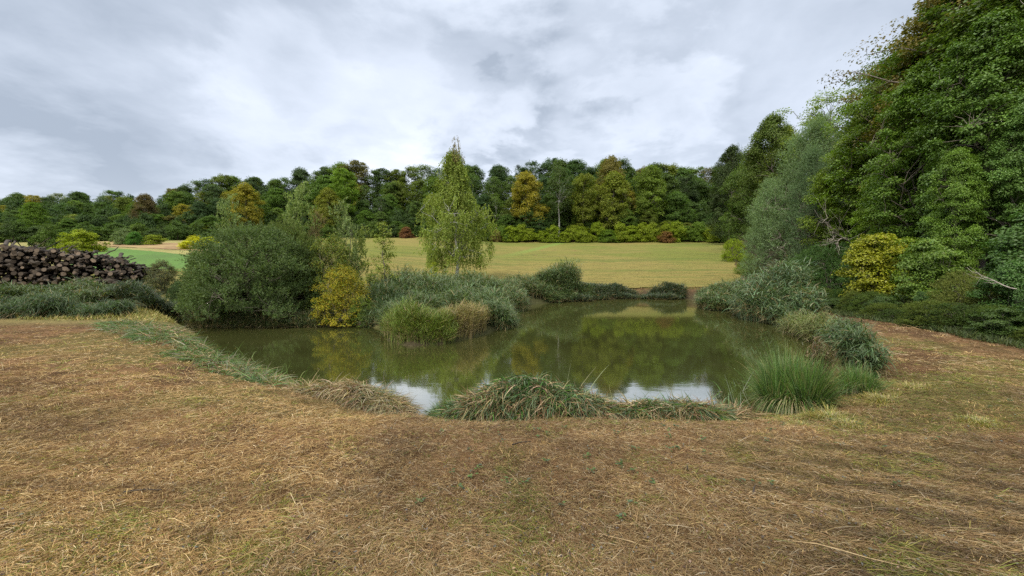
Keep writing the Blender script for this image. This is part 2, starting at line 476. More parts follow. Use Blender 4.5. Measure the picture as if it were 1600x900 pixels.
# ------------------------------------------------------------------ water
def mat_water():
    m = bpy.data.materials.new('pond_water'); m.use_nodes = True
    k = NT(m.node_tree); pb = k.n['Principled BSDF']
    g = k.new('ShaderNodeNewGeometry'); p = g.outputs['Position']
    n = k.noise(p, 0.5, 3)
    k.l.new(k.mix(k.rng(n, 0.3, 0.7), (0.036, 0.039, 0.011), (0.047, 0.050, 0.015)), pb.inputs['Base Color'])
    mp = k.new('ShaderNodeMapping'); mp.inputs['Scale'].default_value = (1.0, 2.2, 1); k.l.new(p, mp.inputs[0])
    r1 = k.noise(mp.outputs[0], 1.6, 3, 0.5, 0.4); r2 = k.noise(mp.outputs[0], 9, 3, 0.5)
    bp = k.new('ShaderNodeBump'); bp.inputs['Strength'].default_value = 0.045; bp.inputs['Distance'].default_value = 0.02
    k.l.new(k.math('ADD', r1, k.math('MULTIPLY', r2, 0.16)), bp.inputs['Height'])
    pb.inputs['Roughness'].default_value = 0.8; pb.inputs['Specular IOR Level'].default_value = 0.0
    gl = k.new('ShaderNodeBsdfGlossy'); gl.inputs['Roughness'].default_value = 0.045; gl.inputs['Color'].default_value = (.97, .97, .93, 1)
    k.l.new(bp.outputs[0], gl.inputs['Normal'])
    fr = k.new('ShaderNodeFresnel'); fr.inputs[0].default_value = 1.333; k.l.new(bp.outputs[0], fr.inputs['Normal'])
    fac = k.math('MINIMUM', k.math('MULTIPLY', fr.outputs[0], 3.2), 0.60)
    ms = k.new('ShaderNodeMixShader'); k.l.new(fac, ms.inputs[0]); k.l.new(pb.outputs[0], ms.inputs[1]); k.l.new(gl.outputs[0], ms.inputs[2])
    k.l.new(ms.outputs[0], k.n['Material Output'].inputs[0])
    return m
x0, x1 = PP[:, 0].min() - 0.6, PP[:, 0].max() + 0.6
y0, y1 = PP[:, 1].min() - 0.6, PP[:, 1].max() + 0.6
wx = np.linspace(x0, x1, 40); wy = np.linspace(y0, y1, 40)
WX, WY = np.meshgrid(wx, wy)
i_, j_ = np.meshgrid(np.arange(39), np.arange(39))
water = link('water', mesh_np('water', np.stack([WX, WY, 0 * WX], -1).reshape(-1, 3),
             np.stack([j_ * 40 + i_, j_ * 40 + i_ + 1, (j_ + 1) * 40 + i_ + 1, (j_ + 1) * 40 + i_], -1).reshape(-1, 4), None, (mat_water(),), True))
tag(water, 'still murky green pond reflecting the wood', kind='structure')

# ================================================================== trees and shrubs
def crown_prof(t, shape):
    t = np.clip(t, 0, 1)
    if shape == 'round': return np.sin(np.pi * (0.08 + 0.92 * t) ** 0.85) ** 0.55
    if shape == 'cone': return (1 - t) ** 0.75 * (0.45 + 0.55 * sstep(t, 0, 0.2))
    if shape == 'column': return np.sin(np.pi * (0.1 + 0.86 * t)) ** 0.4
    if shape == 'dome': return np.sqrt(np.clip(1 - t ** 2.2, 0, 1))
    if shape == 'vase': return (0.35 + 0.65 * sstep(t, 0, 0.6)) * np.sqrt(np.clip(1 - (np.clip(t - .6, 0, 1) / .4) ** 2, 0, 1))
    if shape == 'willow': return np.interp(t, [0, .12, .45, .75, 1], [.85, 1, .82, .48, .12])
    if shape == 'birch': return np.interp(t, [0, .2, .34, .44, .52, .62, .72, .84, .93, 1], [.88, 1, .82, .95, .80, .42, .34, .30, .20, .08])
    return np.ones_like(t)

GREEN = [(1.0, 1.0, 1.0), (0.85, 0.95, 0.9), (1.15, 1.1, 0.95), (0.75, 0.85, 0.85), (1.3, 1.2, 1.0)]
def make_tree(seed, H, Rr, cb, nclump, per, leaf, shape='round', clump=0.9, flat=0.5, trunk_r=0.25, nlimb=10, pal=GREEN,
              mode='clump', bark=None, strand=0.8, sdir=(0.6, 0.8), lumpy=0.25, upn=0.7, sides=7, leafmat=None, wl=0.6, inner=0.0, jit=0.18, multi=1, shell=0.35):
    rng = rs(seed)
    t = rng.beta(1.0 if shape == 'dome' else 1.25, 1.25 if shape == 'dome' else 1.1, nclump)
    ang = rng.uniform(0, 2 * np.pi, nclump)
    ph = rng.uniform(0, 6.28, 6)
    lump = 1 + lumpy * (np.sin(2 * ang + ph[0] + 3 * t) * .5 + np.sin(3 * ang + ph[1] - 5 * t) * .5 + np.sin(5 * ang + ph[2] + 9 * t) * .35)
    rad = Rr * crown_prof(t, shape) * lump * rng.random(nclump) ** shell
    lean = rng.normal(0, 0.03, 2) * H
    C = np.stack([np.cos(ang) * rad + lean[0] * t, np.sin(ang) * rad + lean[1] * t, cb + t * (H - cb)], 1)
    tr_top = cb + (H - cb) * 0.8
    wood = []
    if multi == 1:
        tp = wander(rng, (0, 0, -0.3), (lean[0] * .7, lean[1] * .7, tr_top), 9, 0.012 * H)
        tr = np.interp(np.linspace(0, 1, 9), [0, 0.06, 1], [trunk_r * 1.45, trunk_r, trunk_r * 0.12])
        wood.append(tube(tp, tr, sides, rng=rng, rough=0.05))
        samples = [tp[2:]]; srad = [tr[2:]]
    else:
        samples, srad = [], []
        for q in range(multi):
            a = rng.uniform(0, 6.28); e = np.array([np.cos(a) * Rr * rng.uniform(.15, .6), np.sin(a) * Rr * rng.uniform(.15, .6), tr_top * rng.uniform(.6, 1)])
            tp = wander(rng, (np.cos(a) * .1, np.sin(a) * .1, -0.2), e, 7, 0.02 * H, 0.05 * H)
            tr = np.linspace(trunk_r * .6, trunk_r * .1, 7)
            wood.append(tube(tp, tr, 5)); samples.append(tp[1:]); srad.append(tr[1:])
    far_ = np.argsort(-np.hypot(C[:, 0], C[:, 1]) + rng.normal(0, Rr * .3, nclump))[:nlimb]
    S = np.concatenate(samples)
    for q in far_:
        e = C[q]
        zc = np.clip(e[2] - rng.uniform(.25, .55) * np.hypot(e[0], e[1]) - 0.1 * H, 0.12 * H, tr_top * .95)
        i = np.argmin(np.abs(S[:, 2] - zc) + 0.1 * np.hypot(S[:, 0] - e[0], S[:, 1] - e[1]))
        lp = wander(rng, S[i], e, 7, 0.012 * H, 0.03 * H)
        r0 = max(0.02, np.concatenate(srad)[i] * 0.55) if multi == 1 else trunk_r * .3
        lr = np.linspace(r0, trunk_r * .06, 7)
        wood.append(tube(lp, lr, 5)); samples.append(lp[2:]); 
    S2 = np.concatenate(samples)
    for q in range(nclump):
        e = C[q]
        dd = np.linalg.norm(S2 - e, axis=1) + 0.8 * np.maximum(0, S2[:, 2] - e[2] + .2)
        i = np.argmin(dd)
        wood.append(tube(wander(rng, S2[i], e, 4, 0.05 * dd[i], 0.04 * dd[i]), np.linspace(trunk_r * .11, trunk_r * .035, 4), 3))
    wv, wf, wc = cat_parts(wood)
    n = nclump * per
    cen = np.repeat(C, per, 0)
    csz = np.repeat(rng.uniform(.5, 1.5, nclump), per)[:, None]
    out = unit(np.stack([cen[:, 0], cen[:, 1], 0 * cen[:, 2]], 1) + 1e-4)
    tone = np.repeat(rng.normal(1, 0.13, nclump), per)[:, None] * np.ones((1, 3))
    if mode == 'clump':
        g = unit(rng.normal(0, 1, (n, 3))) * rng.random((n, 1)) ** 0.45
        off = g * np.array([clump, clump, clump * flat]) * csz
        # drooping rim of each leaf spray
        off[:, 2] -= 0.16 * (off[:, 0] ** 2 + off[:, 1] ** 2) / clump
        pos = cen + off
        nrm = unit(np.array([0, 0, upn]) + 0.35 * g + out * 0.25 + rng.normal(0, 0.38, (n, 3)))
        ax = unit(np.cross(nrm, rng.normal(0, 1, (n, 3))) + 0.5 * unit(off) + np.array([0, 0, -.15]))
    else:
        ns = max(1, per // 14)
        sid = np.repeat(np.arange(nclump * ns), int(np.ceil(per / ns)))[:nclump * int(np.ceil(per / ns)) * ns]
        cen = C[np.minimum(sid // ns, nclump - 1)]; n = len(cen)
        tone = np.repeat(rng.normal(1, 0.13, nclump), n // nclump + 1)[:n][:, None] * np.ones((1, 3))
        out = unit(np.stack([cen[:, 0], cen[:, 1], 0 * cen[:, 2]], 1) + 1e-4)
        K = nclump * ns
        so = (unit(rng.normal(0, 1, (K, 3))) * rng.random((K, 1)) ** .5 * clump * np.array([1, 1, flat]))[sid]
        sl = (strand * rng.uniform(.5, 1.3, K))[sid][:, None]
        sj = rng.normal(0, .28, (K, 3))[sid]
        dirs = unit(out * sdir[0] + np.array([0, 0, sdir[1]]) + sj)
        u = rng.random((n, 1))
        pos = cen + so + dirs * sl * u + np.array([0, 0, -1.0]) * sl * (0.25 * u ** 2) + rng.normal(0, leaf * .25, (n, 3))
        ax = unit(dirs + rng.normal(0, .55, (n, 3)))
        nrm = unit(rng.normal(0, .6, (n, 3)) + np.array([0, 0, .5]) + out * .5)
        # the shoots themselves
        k0 = np.arange(K); c0 = C[np.minimum(k0 // ns, nclump - 1)]
        o0 = unit(np.stack([c0[:, 0], c0[:, 1], 0 * c0[:, 2]], 1) + 1e-4)
    pos[:, 2] = np.maximum(pos[:, 2], 0.03)
    lv, lf, lc = leaves(rng, pos, ax, nrm, leaf, leaf * wl, pal, jit)
    lc = np.clip(lc * tone[:len(lc)], 0.01, 3)
    tm = mesh_np('trunk', wv, wf, None, (bark or M_BARK,), True)
    cm = mesh_np('crown', lv, lf, lc, (leafmat or M_LEAF,))
    return tm, cm, H

def put_tree(name, proto, x, y, label, cat, color, h=None, rot=None, group=None, wid=None, parts=('trunk', 'crown'), zoff=0.0, rng=None):
    tm, cm, H = proto
    s = (h / H) if h else 1.0
    ws = s * (wid or 1.0)
    e = link(name, None, loc=(x, y, gz(x, y) + zoff), rot=(0, 0, rot if rot is not None else (x * 12.9898 + y * 4.1) % 6.28))
    e.scale = (ws, ws, s)
    assert len(label.split()) <= 16, label
    tag(e, label, cat, group)
    link(parts[0], tm, e)
    link(parts[1], cm, e, color=(1.62 * color[0], 1.72 * color[1], 1.3 * color[2]))
    return e

def top_h(px_top_row, D, base):   # height that lifts a crown at depth D to a given row of the view
    return EYE + D * (HOR - px_top_row) / F - base

# ---------------------------------------------------------------- prototypes for the far wood
far_protos = {
 'oak':   [make_tree(s, 18, 4.6, 2.5, 190, 130, 0.36, 'round', 1.25, 0.55, 0.32, 9, lumpy=.25) for s in (1, 2, 3)],
 'ash':   [make_tree(s, 20, 3.8, 3.5, 160, 130, 0.35, 'column', 1.2, 0.6, 0.26, 9, lumpy=.3) for s in (11, 12)],
 'bare':  [make_tree(s, 21, 4.4, 8.0, 80, 90, 0.38, 'round', 1.3, 0.55, 0.28, 12, bark=M_PALE, lumpy=.35) for s in (21, 22)],
 'hazel': [make_tree(s, 5, 2.7, 0.1, 95, 100, 0.28, 'dome', 0.8, 0.6, 0.12, 5, multi=5, lumpy=.3) for s in (31, 32, 33)],
}
DKG = [(.045, .076, .026), (.053, .082, .024), (.040, .066, .030), (.060, .088, .024), (.048, .070, .032), (.066, .095, .028)]
MDG = [(.066, .105, .022), (.080, .115, .024), (.060, .095, .024), (.090, .125, .026)]
OLV = [(.098, .118, .024), (.112, .120, .028), (.085, .105, .026), (.125, .138, .028)]
YEL = [(.170, .150, .026), (.150, .150, .026), (.185, .150, .026)]
BRN = [(.105, .090, .034), (.090, .074, .032)]
LIM = [(.125, .165, .016), (.150, .175, .018), (.100, .150, .018)]

SKY_P = [(-200, 330), (-60, 318), (0, 316), (20, 305), (45, 298), (75, 308), (120, 294), (150, 312), (190, 290), (215, 306), (245, 318), (252, 308), (275, 290),
         (340, 271), (385, 278), (440, 274), (470, 266), (520, 262), (560, 254), (600, 268), (650, 253), (690, 262), (745, 256), (800, 258), (850, 249),
         (885, 247), (915, 262), (950, 246), (990, 259), (1045, 254), (1090, 262), (1150, 255), (1250, 250)]
def skyrow(px): return float(np.interp(px, [p[0] for p in SKY_P], [p[1] for p in SKY_P]))
def segment(px):
    for lim, s in ((60, 'at the far left'), (165, 'above the log pile\'s middle'), (250, 'above the log pile\'s right end'),
                   (330, 'behind the green crop field'), (420, 'above the big round willow shrub'), (500, 'above the silvery saplings'),
                   (570, 'above the yellow shrub'), (640, 'between yellow shrub and birch'), (690, 'just left of the birch'), (760, 'behind the birch top'),
                   (830, 'just right of the birch'), (900, 'above the tall far-shore reeds'), (970, 'above the middle of the meadow'),
                   (1040, 'above the right half of the meadow'), (1120, 'above the meadow corner')):
        if px < lim: return s
    return 'next to the right hillside'
def farD(px): return float(np.interp(px, [-300, 0, 250, 420, 560, 1300], [92, 95, 104, 116, 121, 121]))

rng = rs(500)
def far_tree(px, D, row_top, kind, color, cword, rowword, wid=1.0):
    x = at(px, D); b = gz(x, D)
    h = top_h(row_top, D, b)
    if h < 3: return
    p = far_protos[kind][rng.integers(len(far_protos[kind]))]
    H = p[2]
    word = {'oak': 'broad-crowned tree', 'ash': 'narrow upright tree', 'bare': 'pale-stemmed tree', 'hazel': 'low bush'}[kind]
    lab = f'{cword} {word} {rowword} {segment(px)}'
    put_tree('bush' if kind == 'hazel' else 'woodland_tree', p, x, D, lab, 'bush' if kind == 'hazel' else 'tree', color, h=h, rot=rng.uniform(0, 6.28),
             group='bushes along the foot of the far wood' if kind == 'hazel' else 'trees of the far wood', wid=wid / (h / H) * float(np.clip((h / H), .50, 1.15)))

cwords = [('dark green', DKG), ('mid green', MDG), ('olive green', OLV), ('golden yellow', YEL), ('brown tinged', BRN)]
def colr(pr):
    i = rng.choice(5, p=pr); w_, pl = cwords[i]
    c = np.array(pl[rng.integers(len(pl))]) * rng.uniform(.85, 1.15)
    return w_, tuple(c)
# skyline row, second row, front row
for row, (dD, step, drop, jit, pr, rw) in enumerate([
        (34, 21, 0, 5, (.52, .24, .20, .01, .03), 'on the skyline'),
        (21, 24, 20, 12, (.44, .30, .21, .03, .02), 'in the middle rank'),
        (10, 26, 46, 14, (.36, .36, .22, .04, .02), 'in the front rank'),
        (4, 28, 74, 14, (.26, .46, .24, .02, .02), 'low at the front edge')]):
    px = -230 + row * 9
    while px < 1230:
        q = px + rng.uniform(-8, 8)
        D = farD(q) + dD + rng.uniform(-2.5, 2.5)
        base_row = 383
        top = skyrow(q) + 3 + drop * (base_row - skyrow(q)) / 125 + rng.uniform(-.6, 1) * jit
        kind = ['oak', 'oak', 'ash', 'bare'][rng.integers(4)] if row < 3 else 'oak'
        w_, c = colr(pr)
        far_tree(q, D, top, kind, c, w_, rw, wid=rng.uniform(.95, 1.4))
        px += step * (0.8 if px < 300 else 1)
px = -220
while px < 1200:     # understorey that closes the wood between the stems
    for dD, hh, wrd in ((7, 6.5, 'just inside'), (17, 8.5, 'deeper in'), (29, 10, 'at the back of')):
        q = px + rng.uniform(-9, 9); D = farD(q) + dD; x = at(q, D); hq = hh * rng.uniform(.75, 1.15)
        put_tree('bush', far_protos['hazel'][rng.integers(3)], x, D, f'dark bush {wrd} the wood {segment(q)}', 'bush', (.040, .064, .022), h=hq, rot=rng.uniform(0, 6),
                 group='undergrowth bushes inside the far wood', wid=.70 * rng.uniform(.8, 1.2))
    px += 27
# a few trees the eye picks out
for px, dD, top, kind, c, w_ in ((388, 3, 289, 'oak', (.19, .155, .022), 'bright yellow'), (826, 6, 272, 'oak', (.20, .160, .022), 'golden'),
        (952, 12, 247, 'oak', (.130, .105, .032), 'tall light brown'), (955, 5, 272, 'oak', (.130, .140, .024), 'yellowing'), (541, 8, 267, 'ash', (.10, .15, .02), 'fresh lime green'),
        (513, 3, 296, 'oak', (.14, .14, .025), 'pale yellow olive'), (228, 12, 305, 'oak', (.085, .062, .030), 'russet brown'), (910, 4, 275, 'ash', (.12, .13, .022), 'yellow green'),
        (1010, 8, 262, 'oak', (.095, .125, .022), 'broad light green'), (872, 4, 262, 'bare', (.05, .07, .022), 'dull green'), (60, 2, 318, 'oak', (.085, .13, .018), 'bright mid green')):
    far_tree(px, farD(px) + dD, top, kind, c, w_, 'standing out')
# hazel and bramble fringe
px = -200
while px < 1135:
    D = farD(px) - rng.uniform(-1, 2.5)
    if 640 < px < 770: c, w_ = (.05, .08, .02), 'dark green'
    elif px > 770:
        c, w_ = [((.140, .170, .014), 'yellow green'), ((.085, .125, .018), 'mid green'), ((.150, .175, .016), 'bright lime')][rng.integers(3)]
    else:
        c, w_ = [((.055, .085, .022), 'deep green'), ((.07, .10, .022), 'mid green'), ((.045, .065, .024), 'grey green')][rng.integers(3)]
    tall = rng.uniform(2.8, 5.8) * (0.85 if px < 600 else 1)
    x = at(px, D)
    put_tree('bush', far_protos['hazel'][rng.integers(3)], x, D, f'{w_} low bush below the wood {segment(px)}', 'bush', c, h=tall,
             rot=rng.uniform(0, 6), group='bushes along the foot of the far wood', wid=5 / tall * rng.uniform(.75, 1.15))
    px += rng.uniform(13, 21)
for px, D, h, wd, c, lab in ((303, 70, 2.3, 1.3, (.34, .31, .012), 'small round bright yellow bush at the end of the green field'),
        (331, 72, 2.0, 1.6, (.30, .30, .014), 'low yellow bush beside the big willow shrub at field end'),
        (130, 62, 3.3, 1.7, (.17, .19, .014), 'spreading yellow green bush just above the log pile'),
        (75, 66, 4.2, 1.2, (.06, .09, .018), 'rounded dark green bush above the log pile'),
        (195, 84, 3.2, 1.3, (.10, .13, .06), 'small grey green bush at the top of the green field'),
        (212, 82, 2.6, 1.0, (.05, .11, .02), 'small dark bush next to the grey green bush'),
        (242, 84, 2.0, 1.3, (.15, .17, .016), 'little yellow green bush on the bare strip'),
        (635, 117, 3.2, 1.3, (.13, .055, .030), 'low reddish brown bush by the wood, left of the birch'),
        (1040, 118, 3.4, 1.6, (.14, .07, .03), 'rusty brown bush in the green fringe below the wood'),
        (775, 117, 3.6, 1.0, (.12, .09, .03), 'small brown leaved bush right of the birch')):
    x = at(px, D)
    put_tree('bush', far_protos['hazel'][int(px) % 3], x, D, lab, 'bush', c, h=h, wid=5 / h * wd * .55)

# ---------------------------------------------------------------- weeping birch
b = make_tree(64, 12.6, 3.3, 1.9, 330, 180, 0.15, 'birch', 0.5, 0.8, 0.19, 16, mode='strand', bark=M_BIRCH, strand=1.05, sdir=(0.12, -1.0),
              pal=[(1, 1, 1), (.8, .95, .9), (1.25, 1.2, .9), (1.1, 1.1, 1)], lumpy=.36, wl=.62, shell=.42)
D = 38.5; x = at(714, D)
birch = put_tree('weeping_birch', b, x, D, 'tall weeping birch with pale trunk standing alone behind the pond', 'tree', (.150, .175, .042), h=top_h(236, D, gz(x, D)), rot=0.6, wid=1.0)
# thin yellowing tuft at its very top
tt = make_tree(62, 3.0, .95, .1, 26, 34, 0.11, 'cone', .22, .8, .05, 5, mode='strand', bark=M_BIRCH, strand=.7, sdir=(.1, -1), multi=3,
               pal=[(1, 1, 1), (1.3, 1.2, .9), (.8, .8, .9)])
sz = birch.scale[2]
tuft = link('top_spray', tt[1], birch, loc=(0, 0, 10.9), color=(.24, .20, .07))
link('top_twigs', tt[0], tuft)

# ---------------------------------------------------------------- big willow shrub, yellow shrub and young trees on the spit
SP = [(1, 1, 1), (.8, .9, .85), (1.3, 1.25, 1.2), (1.6, 1.6, 1.7), (.65, .75, .7)]
wsh = make_tree(71, 4.3, 3.2, 0.0, 560, 190, 0.10, 'dome', .42, .8, .16, 12, mode='strand', strand=.62, sdir=(.45, .8), multi=9, pal=SP, lumpy=.12, wl=.42, shell=.4)
D = 17.9
put_tree('willow_shrub', wsh, at(402, D), D, 'big round dark green willow shrub at the water edge', 'shrub', (.078, .102, .046), h=3.6, parts=('stems', 'foliage'), wid=1.02)
put_tree('willow_shrub', wsh, at(352, 18.2), 18.2, 'lower willow shrub joined to the left side of the big round one', 'shrub', (.085, .108, .048), h=2.6, wid=.82, rot=2.2, parts=('stems', 'foliage'))
put_tree('willow_shrub', wsh, at(450, 19.6), 19.6, 'taller olive willow shrub behind the right side of the big round one', 'shrub', (.090, .108, .036), h=3.9, wid=.66, rot=4.2, parts=('stems', 'foliage'))
shoots = make_tree(72, 5.2, .95, .3, 85, 52, 0.115, 'column', .28, 1.2, .07, 5, mode='strand', strand=.55, sdir=(.12, 1), multi=4, pal=SP, wl=.5, lumpy=.3, shell=.6)
for px, D, top, wd, c, lab in ((362, 20.2, 318, .9, (.15, .18, .085), 'tall silvery sapling rising behind the round willow shrub, left one'),
        (470, 20.6, 300, .95, (.16, .19, .08), 'tallest silvery sapling rising behind the right side of the willow shrub'),
        (493, 21.4, 338, .75, (.17, .125, .075), 'pinkish brown sapling behind the willow shrub'),
        (541, 21.0, 325, 1.0, (.14, .165, .08), 'grey green sapling behind the yellow shrub'),
        (563, 22.0, 360, 1.1, (.16, .18, .055), 'loose pale green sapling between yellow shrub and slim sapling'),
        (520, 22.3, 372, 1.0, (.16, .17, .05), 'low thin sapling over the yellow shrub')):
    x = at(px, D)
    put_tree('poplar_sapling', shoots, x, D, lab, 'sapling', c, h=top_h(top, D, gz(x, D)), wid=wd * .8, group='saplings on the spit')
ysh = make_tree(73, 3.3, 1.7, .0, 200, 105, .09, 'dome', .36, .6, .09, 9, multi=7, pal=[(1, 1, 1), (1.3, 1.15, .9), (.6, .75, .9), (.35, .6, .9), (1.5, 1.3, 1), (.5, .45, .8)], lumpy=.25, wl=.6)
D = 17.2
put_tree('yellow_shrub', ysh, at(534, D), D, 'yellow autumn shrub at the water edge beside the round willow shrub', 'shrub', (.230, .180, .018), h=2.4, parts=('stems', 'foliage'), wid=.86)
put_tree('yellow_shrub', ysh, at(515, 19.5), 19.5, 'taller yellow green shrub behind the yellow autumn shrub', 'shrub', (.12, .125, .022), h=3.6, parts=('stems', 'foliage'), wid=.72, rot=1)
put_tree('yellow_shrub', ysh, at(566, 16.9), 16.9, 'low green shrub at the foot of the yellow autumn shrub', 'shrub', (.10, .125, .022), h=1.15, parts=('stems', 'foliage'), wid=1.0, rot=4)
sap = make_tree(74, 4.6, 1.05, .9, 60, 42, .10, 'cone', .3, .5, .05, 10, pal=[(1, 1, 1), (.7, .85, .9), (1.3, 1.2, 1)], lumpy=.3)
D = 20.5; x = at(600, D)
put_tree('slim_sapling', sap, x, D, 'slim young tree with thin straight stem left of the birch', 'sapling', (.14, .155, .03), h=top_h(345, D, gz(x, D)))
D = 25; x = at(680, D)
put_tree('slim_sapling', sap, x, D, 'short yellow green sapling in the reeds below the birch', 'sapling', (.20, .21, .02), h=top_h(408, D, gz(x, D)), wid=1.3)
D = 23; x = at(632, D)

# ---------------------------------------------------------------- hillside wood on the right
mapA = make_tree(81, 17, 4.6, 1.6, 340, 200, .195, 'round', 1.0, .36, .26, 16, pal=GREEN, lumpy=.34, leafmat=M_GLOSSLEAF, wl=.8, upn=1.15, shell=.42, jit=.10)
mapB = make_tree(82, 16, 4.0, 1.0, 310, 200, .185, 'round', .95, .40, .22, 16, pal=GREEN, lumpy=.4, leafmat=M_GLOSSLEAF, wl=.8, upn=1.15, shell=.45, jit=.10)
wilT = make_tree(83, 14, 4.0, .5, 380, 210, .13, 'willow', .7, .9, .25, 14, mode='strand', strand=1.0, sdir=(.35, .6), pal=SP, lumpy=.22, wl=.36)
popT = make_tree(84, 19, 5.0, 1.5, 190, 230, .24, 'round', 1.15, .7, .3, 14, pal=GREEN, lumpy=.25, wl=.75)
locT = make_tree(85, 15, 3.7, 6.0, 70, 110, .16, 'vase', .85, .35, .22, 18, pal=GREEN, lumpy=.5, wl=.6)
shrA = make_tree(86, 3.2, 1.9, .05, 120, 190, .115, 'dome', .5, .35, .08, 9, multi=6, pal=GREEN, lumpy=.28, leafmat=M_GLOSSLEAF, wl=.75, upn=.9)
shrB = make_tree(87, 3.2, 1.9, .0, 220, 150, .085, 'dome', .42, .6, .08, 9, multi=7, mode='strand', strand=.5, sdir=(.5, .6), pal=GREEN, lumpy=.28, wl=.6)

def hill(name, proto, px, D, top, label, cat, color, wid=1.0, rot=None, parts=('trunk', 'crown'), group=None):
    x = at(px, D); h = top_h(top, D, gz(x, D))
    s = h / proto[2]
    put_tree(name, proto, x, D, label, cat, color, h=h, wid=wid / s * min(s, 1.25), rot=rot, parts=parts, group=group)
G_R = 'trees of the hillside wood on the right'
hill('hillside_tree', popT, 1172, 84, 238, 'rounded mid green tree at the right end of the meadow', 'tree', (0.077, 0.109, 0.030), 1.0, 1, group=G_R)
hill('hillside_tree', popT, 1140, 108, 234, 'very dark tree crown rising over the meadow corner', 'tree', (0.038, 0.052, 0.020), .9, 2, group=G_R)
hill('hillside_tree', popT, 1205, 66, 188, 'tall dark green tree behind the grey willow', 'tree', (0.071, 0.093, 0.025), .9, 3, group=G_R)
hill('hillside_tree', popT, 1225, 72, 205, 'olive green tree behind the top of the grey willow', 'tree', (0.129, 0.142, 0.020), .8, 4, group=G_R)
hill('hillside_tree', wilT, 1242, 36, 205, 'tall grey green willow at the meadow edge', 'tree', (0.125, 0.165, 0.101), 1.0, 5, group=G_R)
hill('hillside_tree', wilT, 1196, 39, 285, 'lower grey green willow in front of the meadow corner', 'tree', (0.131, 0.175, 0.101), .85, 0.5, group=G_R)
hill('hillside_tree', wilT, 1278, 33, 240, 'grey willow leaning over the reeds on the right shore', 'tree', (0.101, 0.139, 0.088), .85, 2.9, group=G_R)
hill('hillside_tree', locT, 1300, 40, 150, 'open feathery tree with sky showing between its limbs', 'tree', (0.129, 0.163, 0.030), 1.1, .4, group=G_R)
hill('hillside_tree', locT, 1338, 36, 148, 'sparse light green tree beside the open feathery tree', 'tree', (0.110, 0.137, 0.030), 1.0, 2.4, group=G_R)
hill('hillside_tree', mapB, 1325, 29, 215, 'light green maple beside the feathery trees', 'tree', (0.119, 0.153, 0.022), 1.0, 1.7, group=G_R)
hill('hillside_tree', mapA, 1395, 26, 95, 'tall green maple, its crown leaning to the pond', 'tree', (0.104, 0.153, 0.020), 1.05, 3.3, group=G_R)
hill('hillside_tree', mapA, 1372, 22, 268, 'low spreading maple with yellow green tips over dead branches', 'tree', (0.119, 0.171, 0.016), .75, 0.3, group=G_R)
hill('hillside_tree', mapB, 1492, 22, -20, 'very tall maple with rusty leaves at its top', 'tree', (0.119, 0.100, 0.028), 1.0, 4.4, group=G_R)
hill('hillside_tree', mapA, 1440, 19.5, 105, 'dark green maple in front of the rusty topped maple', 'tree', (0.083, 0.129, 0.022), .8, 5.6, group=G_R)
hill('hillside_tree', mapB, 1545, 20, -90, 'tall dark tree at the top right corner', 'tree', (0.063, 0.092, 0.022), 1.05, 1.1, group=G_R)
hill('hillside_tree', mapA, 1530, 16.5, 40, 'broad dark green maple filling the right edge', 'tree', (0.077, 0.122, 0.028), .75, 2.1, group=G_R)
hill('hillside_tree', mapA, 1600, 14.5, 150, 'near maple with large glossy leaves at the right edge', 'tree', (0.086, 0.138, 0.038), .62, 0.9, group=G_R)
hill('hillside_tree', mapB, 1640, 17, -150, 'tall maple standing behind the near glossy maple', 'tree', (0.069, 0.097, 0.020), 1.0, 2.6, group=G_R)
hill('hillside_tree', mapB, 1490, 15.5, 235, 'young maple low over the olive brown thicket', 'tree', (0.094, 0.144, 0.024), .62, 3.9, group=G_R)
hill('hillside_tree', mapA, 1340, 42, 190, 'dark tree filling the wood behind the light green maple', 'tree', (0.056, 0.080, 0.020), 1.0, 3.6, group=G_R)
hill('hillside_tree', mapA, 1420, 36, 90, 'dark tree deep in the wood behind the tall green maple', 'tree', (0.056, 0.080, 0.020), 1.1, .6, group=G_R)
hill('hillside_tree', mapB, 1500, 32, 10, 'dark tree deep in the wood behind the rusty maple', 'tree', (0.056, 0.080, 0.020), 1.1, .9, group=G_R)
hill('hillside_tree', locT, 1472, 20.5, -25, 'thin rusty topped tree with open twiggy crown against the sky', 'tree', (.125, .095, .035), 1.0, 1.9, group=G_R)
hill('hillside_tree', locT, 1408, 24, 62, 'airy green tree whose twigs fringe the sky above the tall maple', 'tree', (.085, .110, .026), 1.0, 4.9, group=G_R)
hill('hillside_tree', popT, 1270, 58, 190, 'dark tree filling the wood behind the willows', 'tree', (0.052, 0.071, 0.020), .8, .2, group=G_R)
G_S = 'shrubs along the foot of the hillside wood'
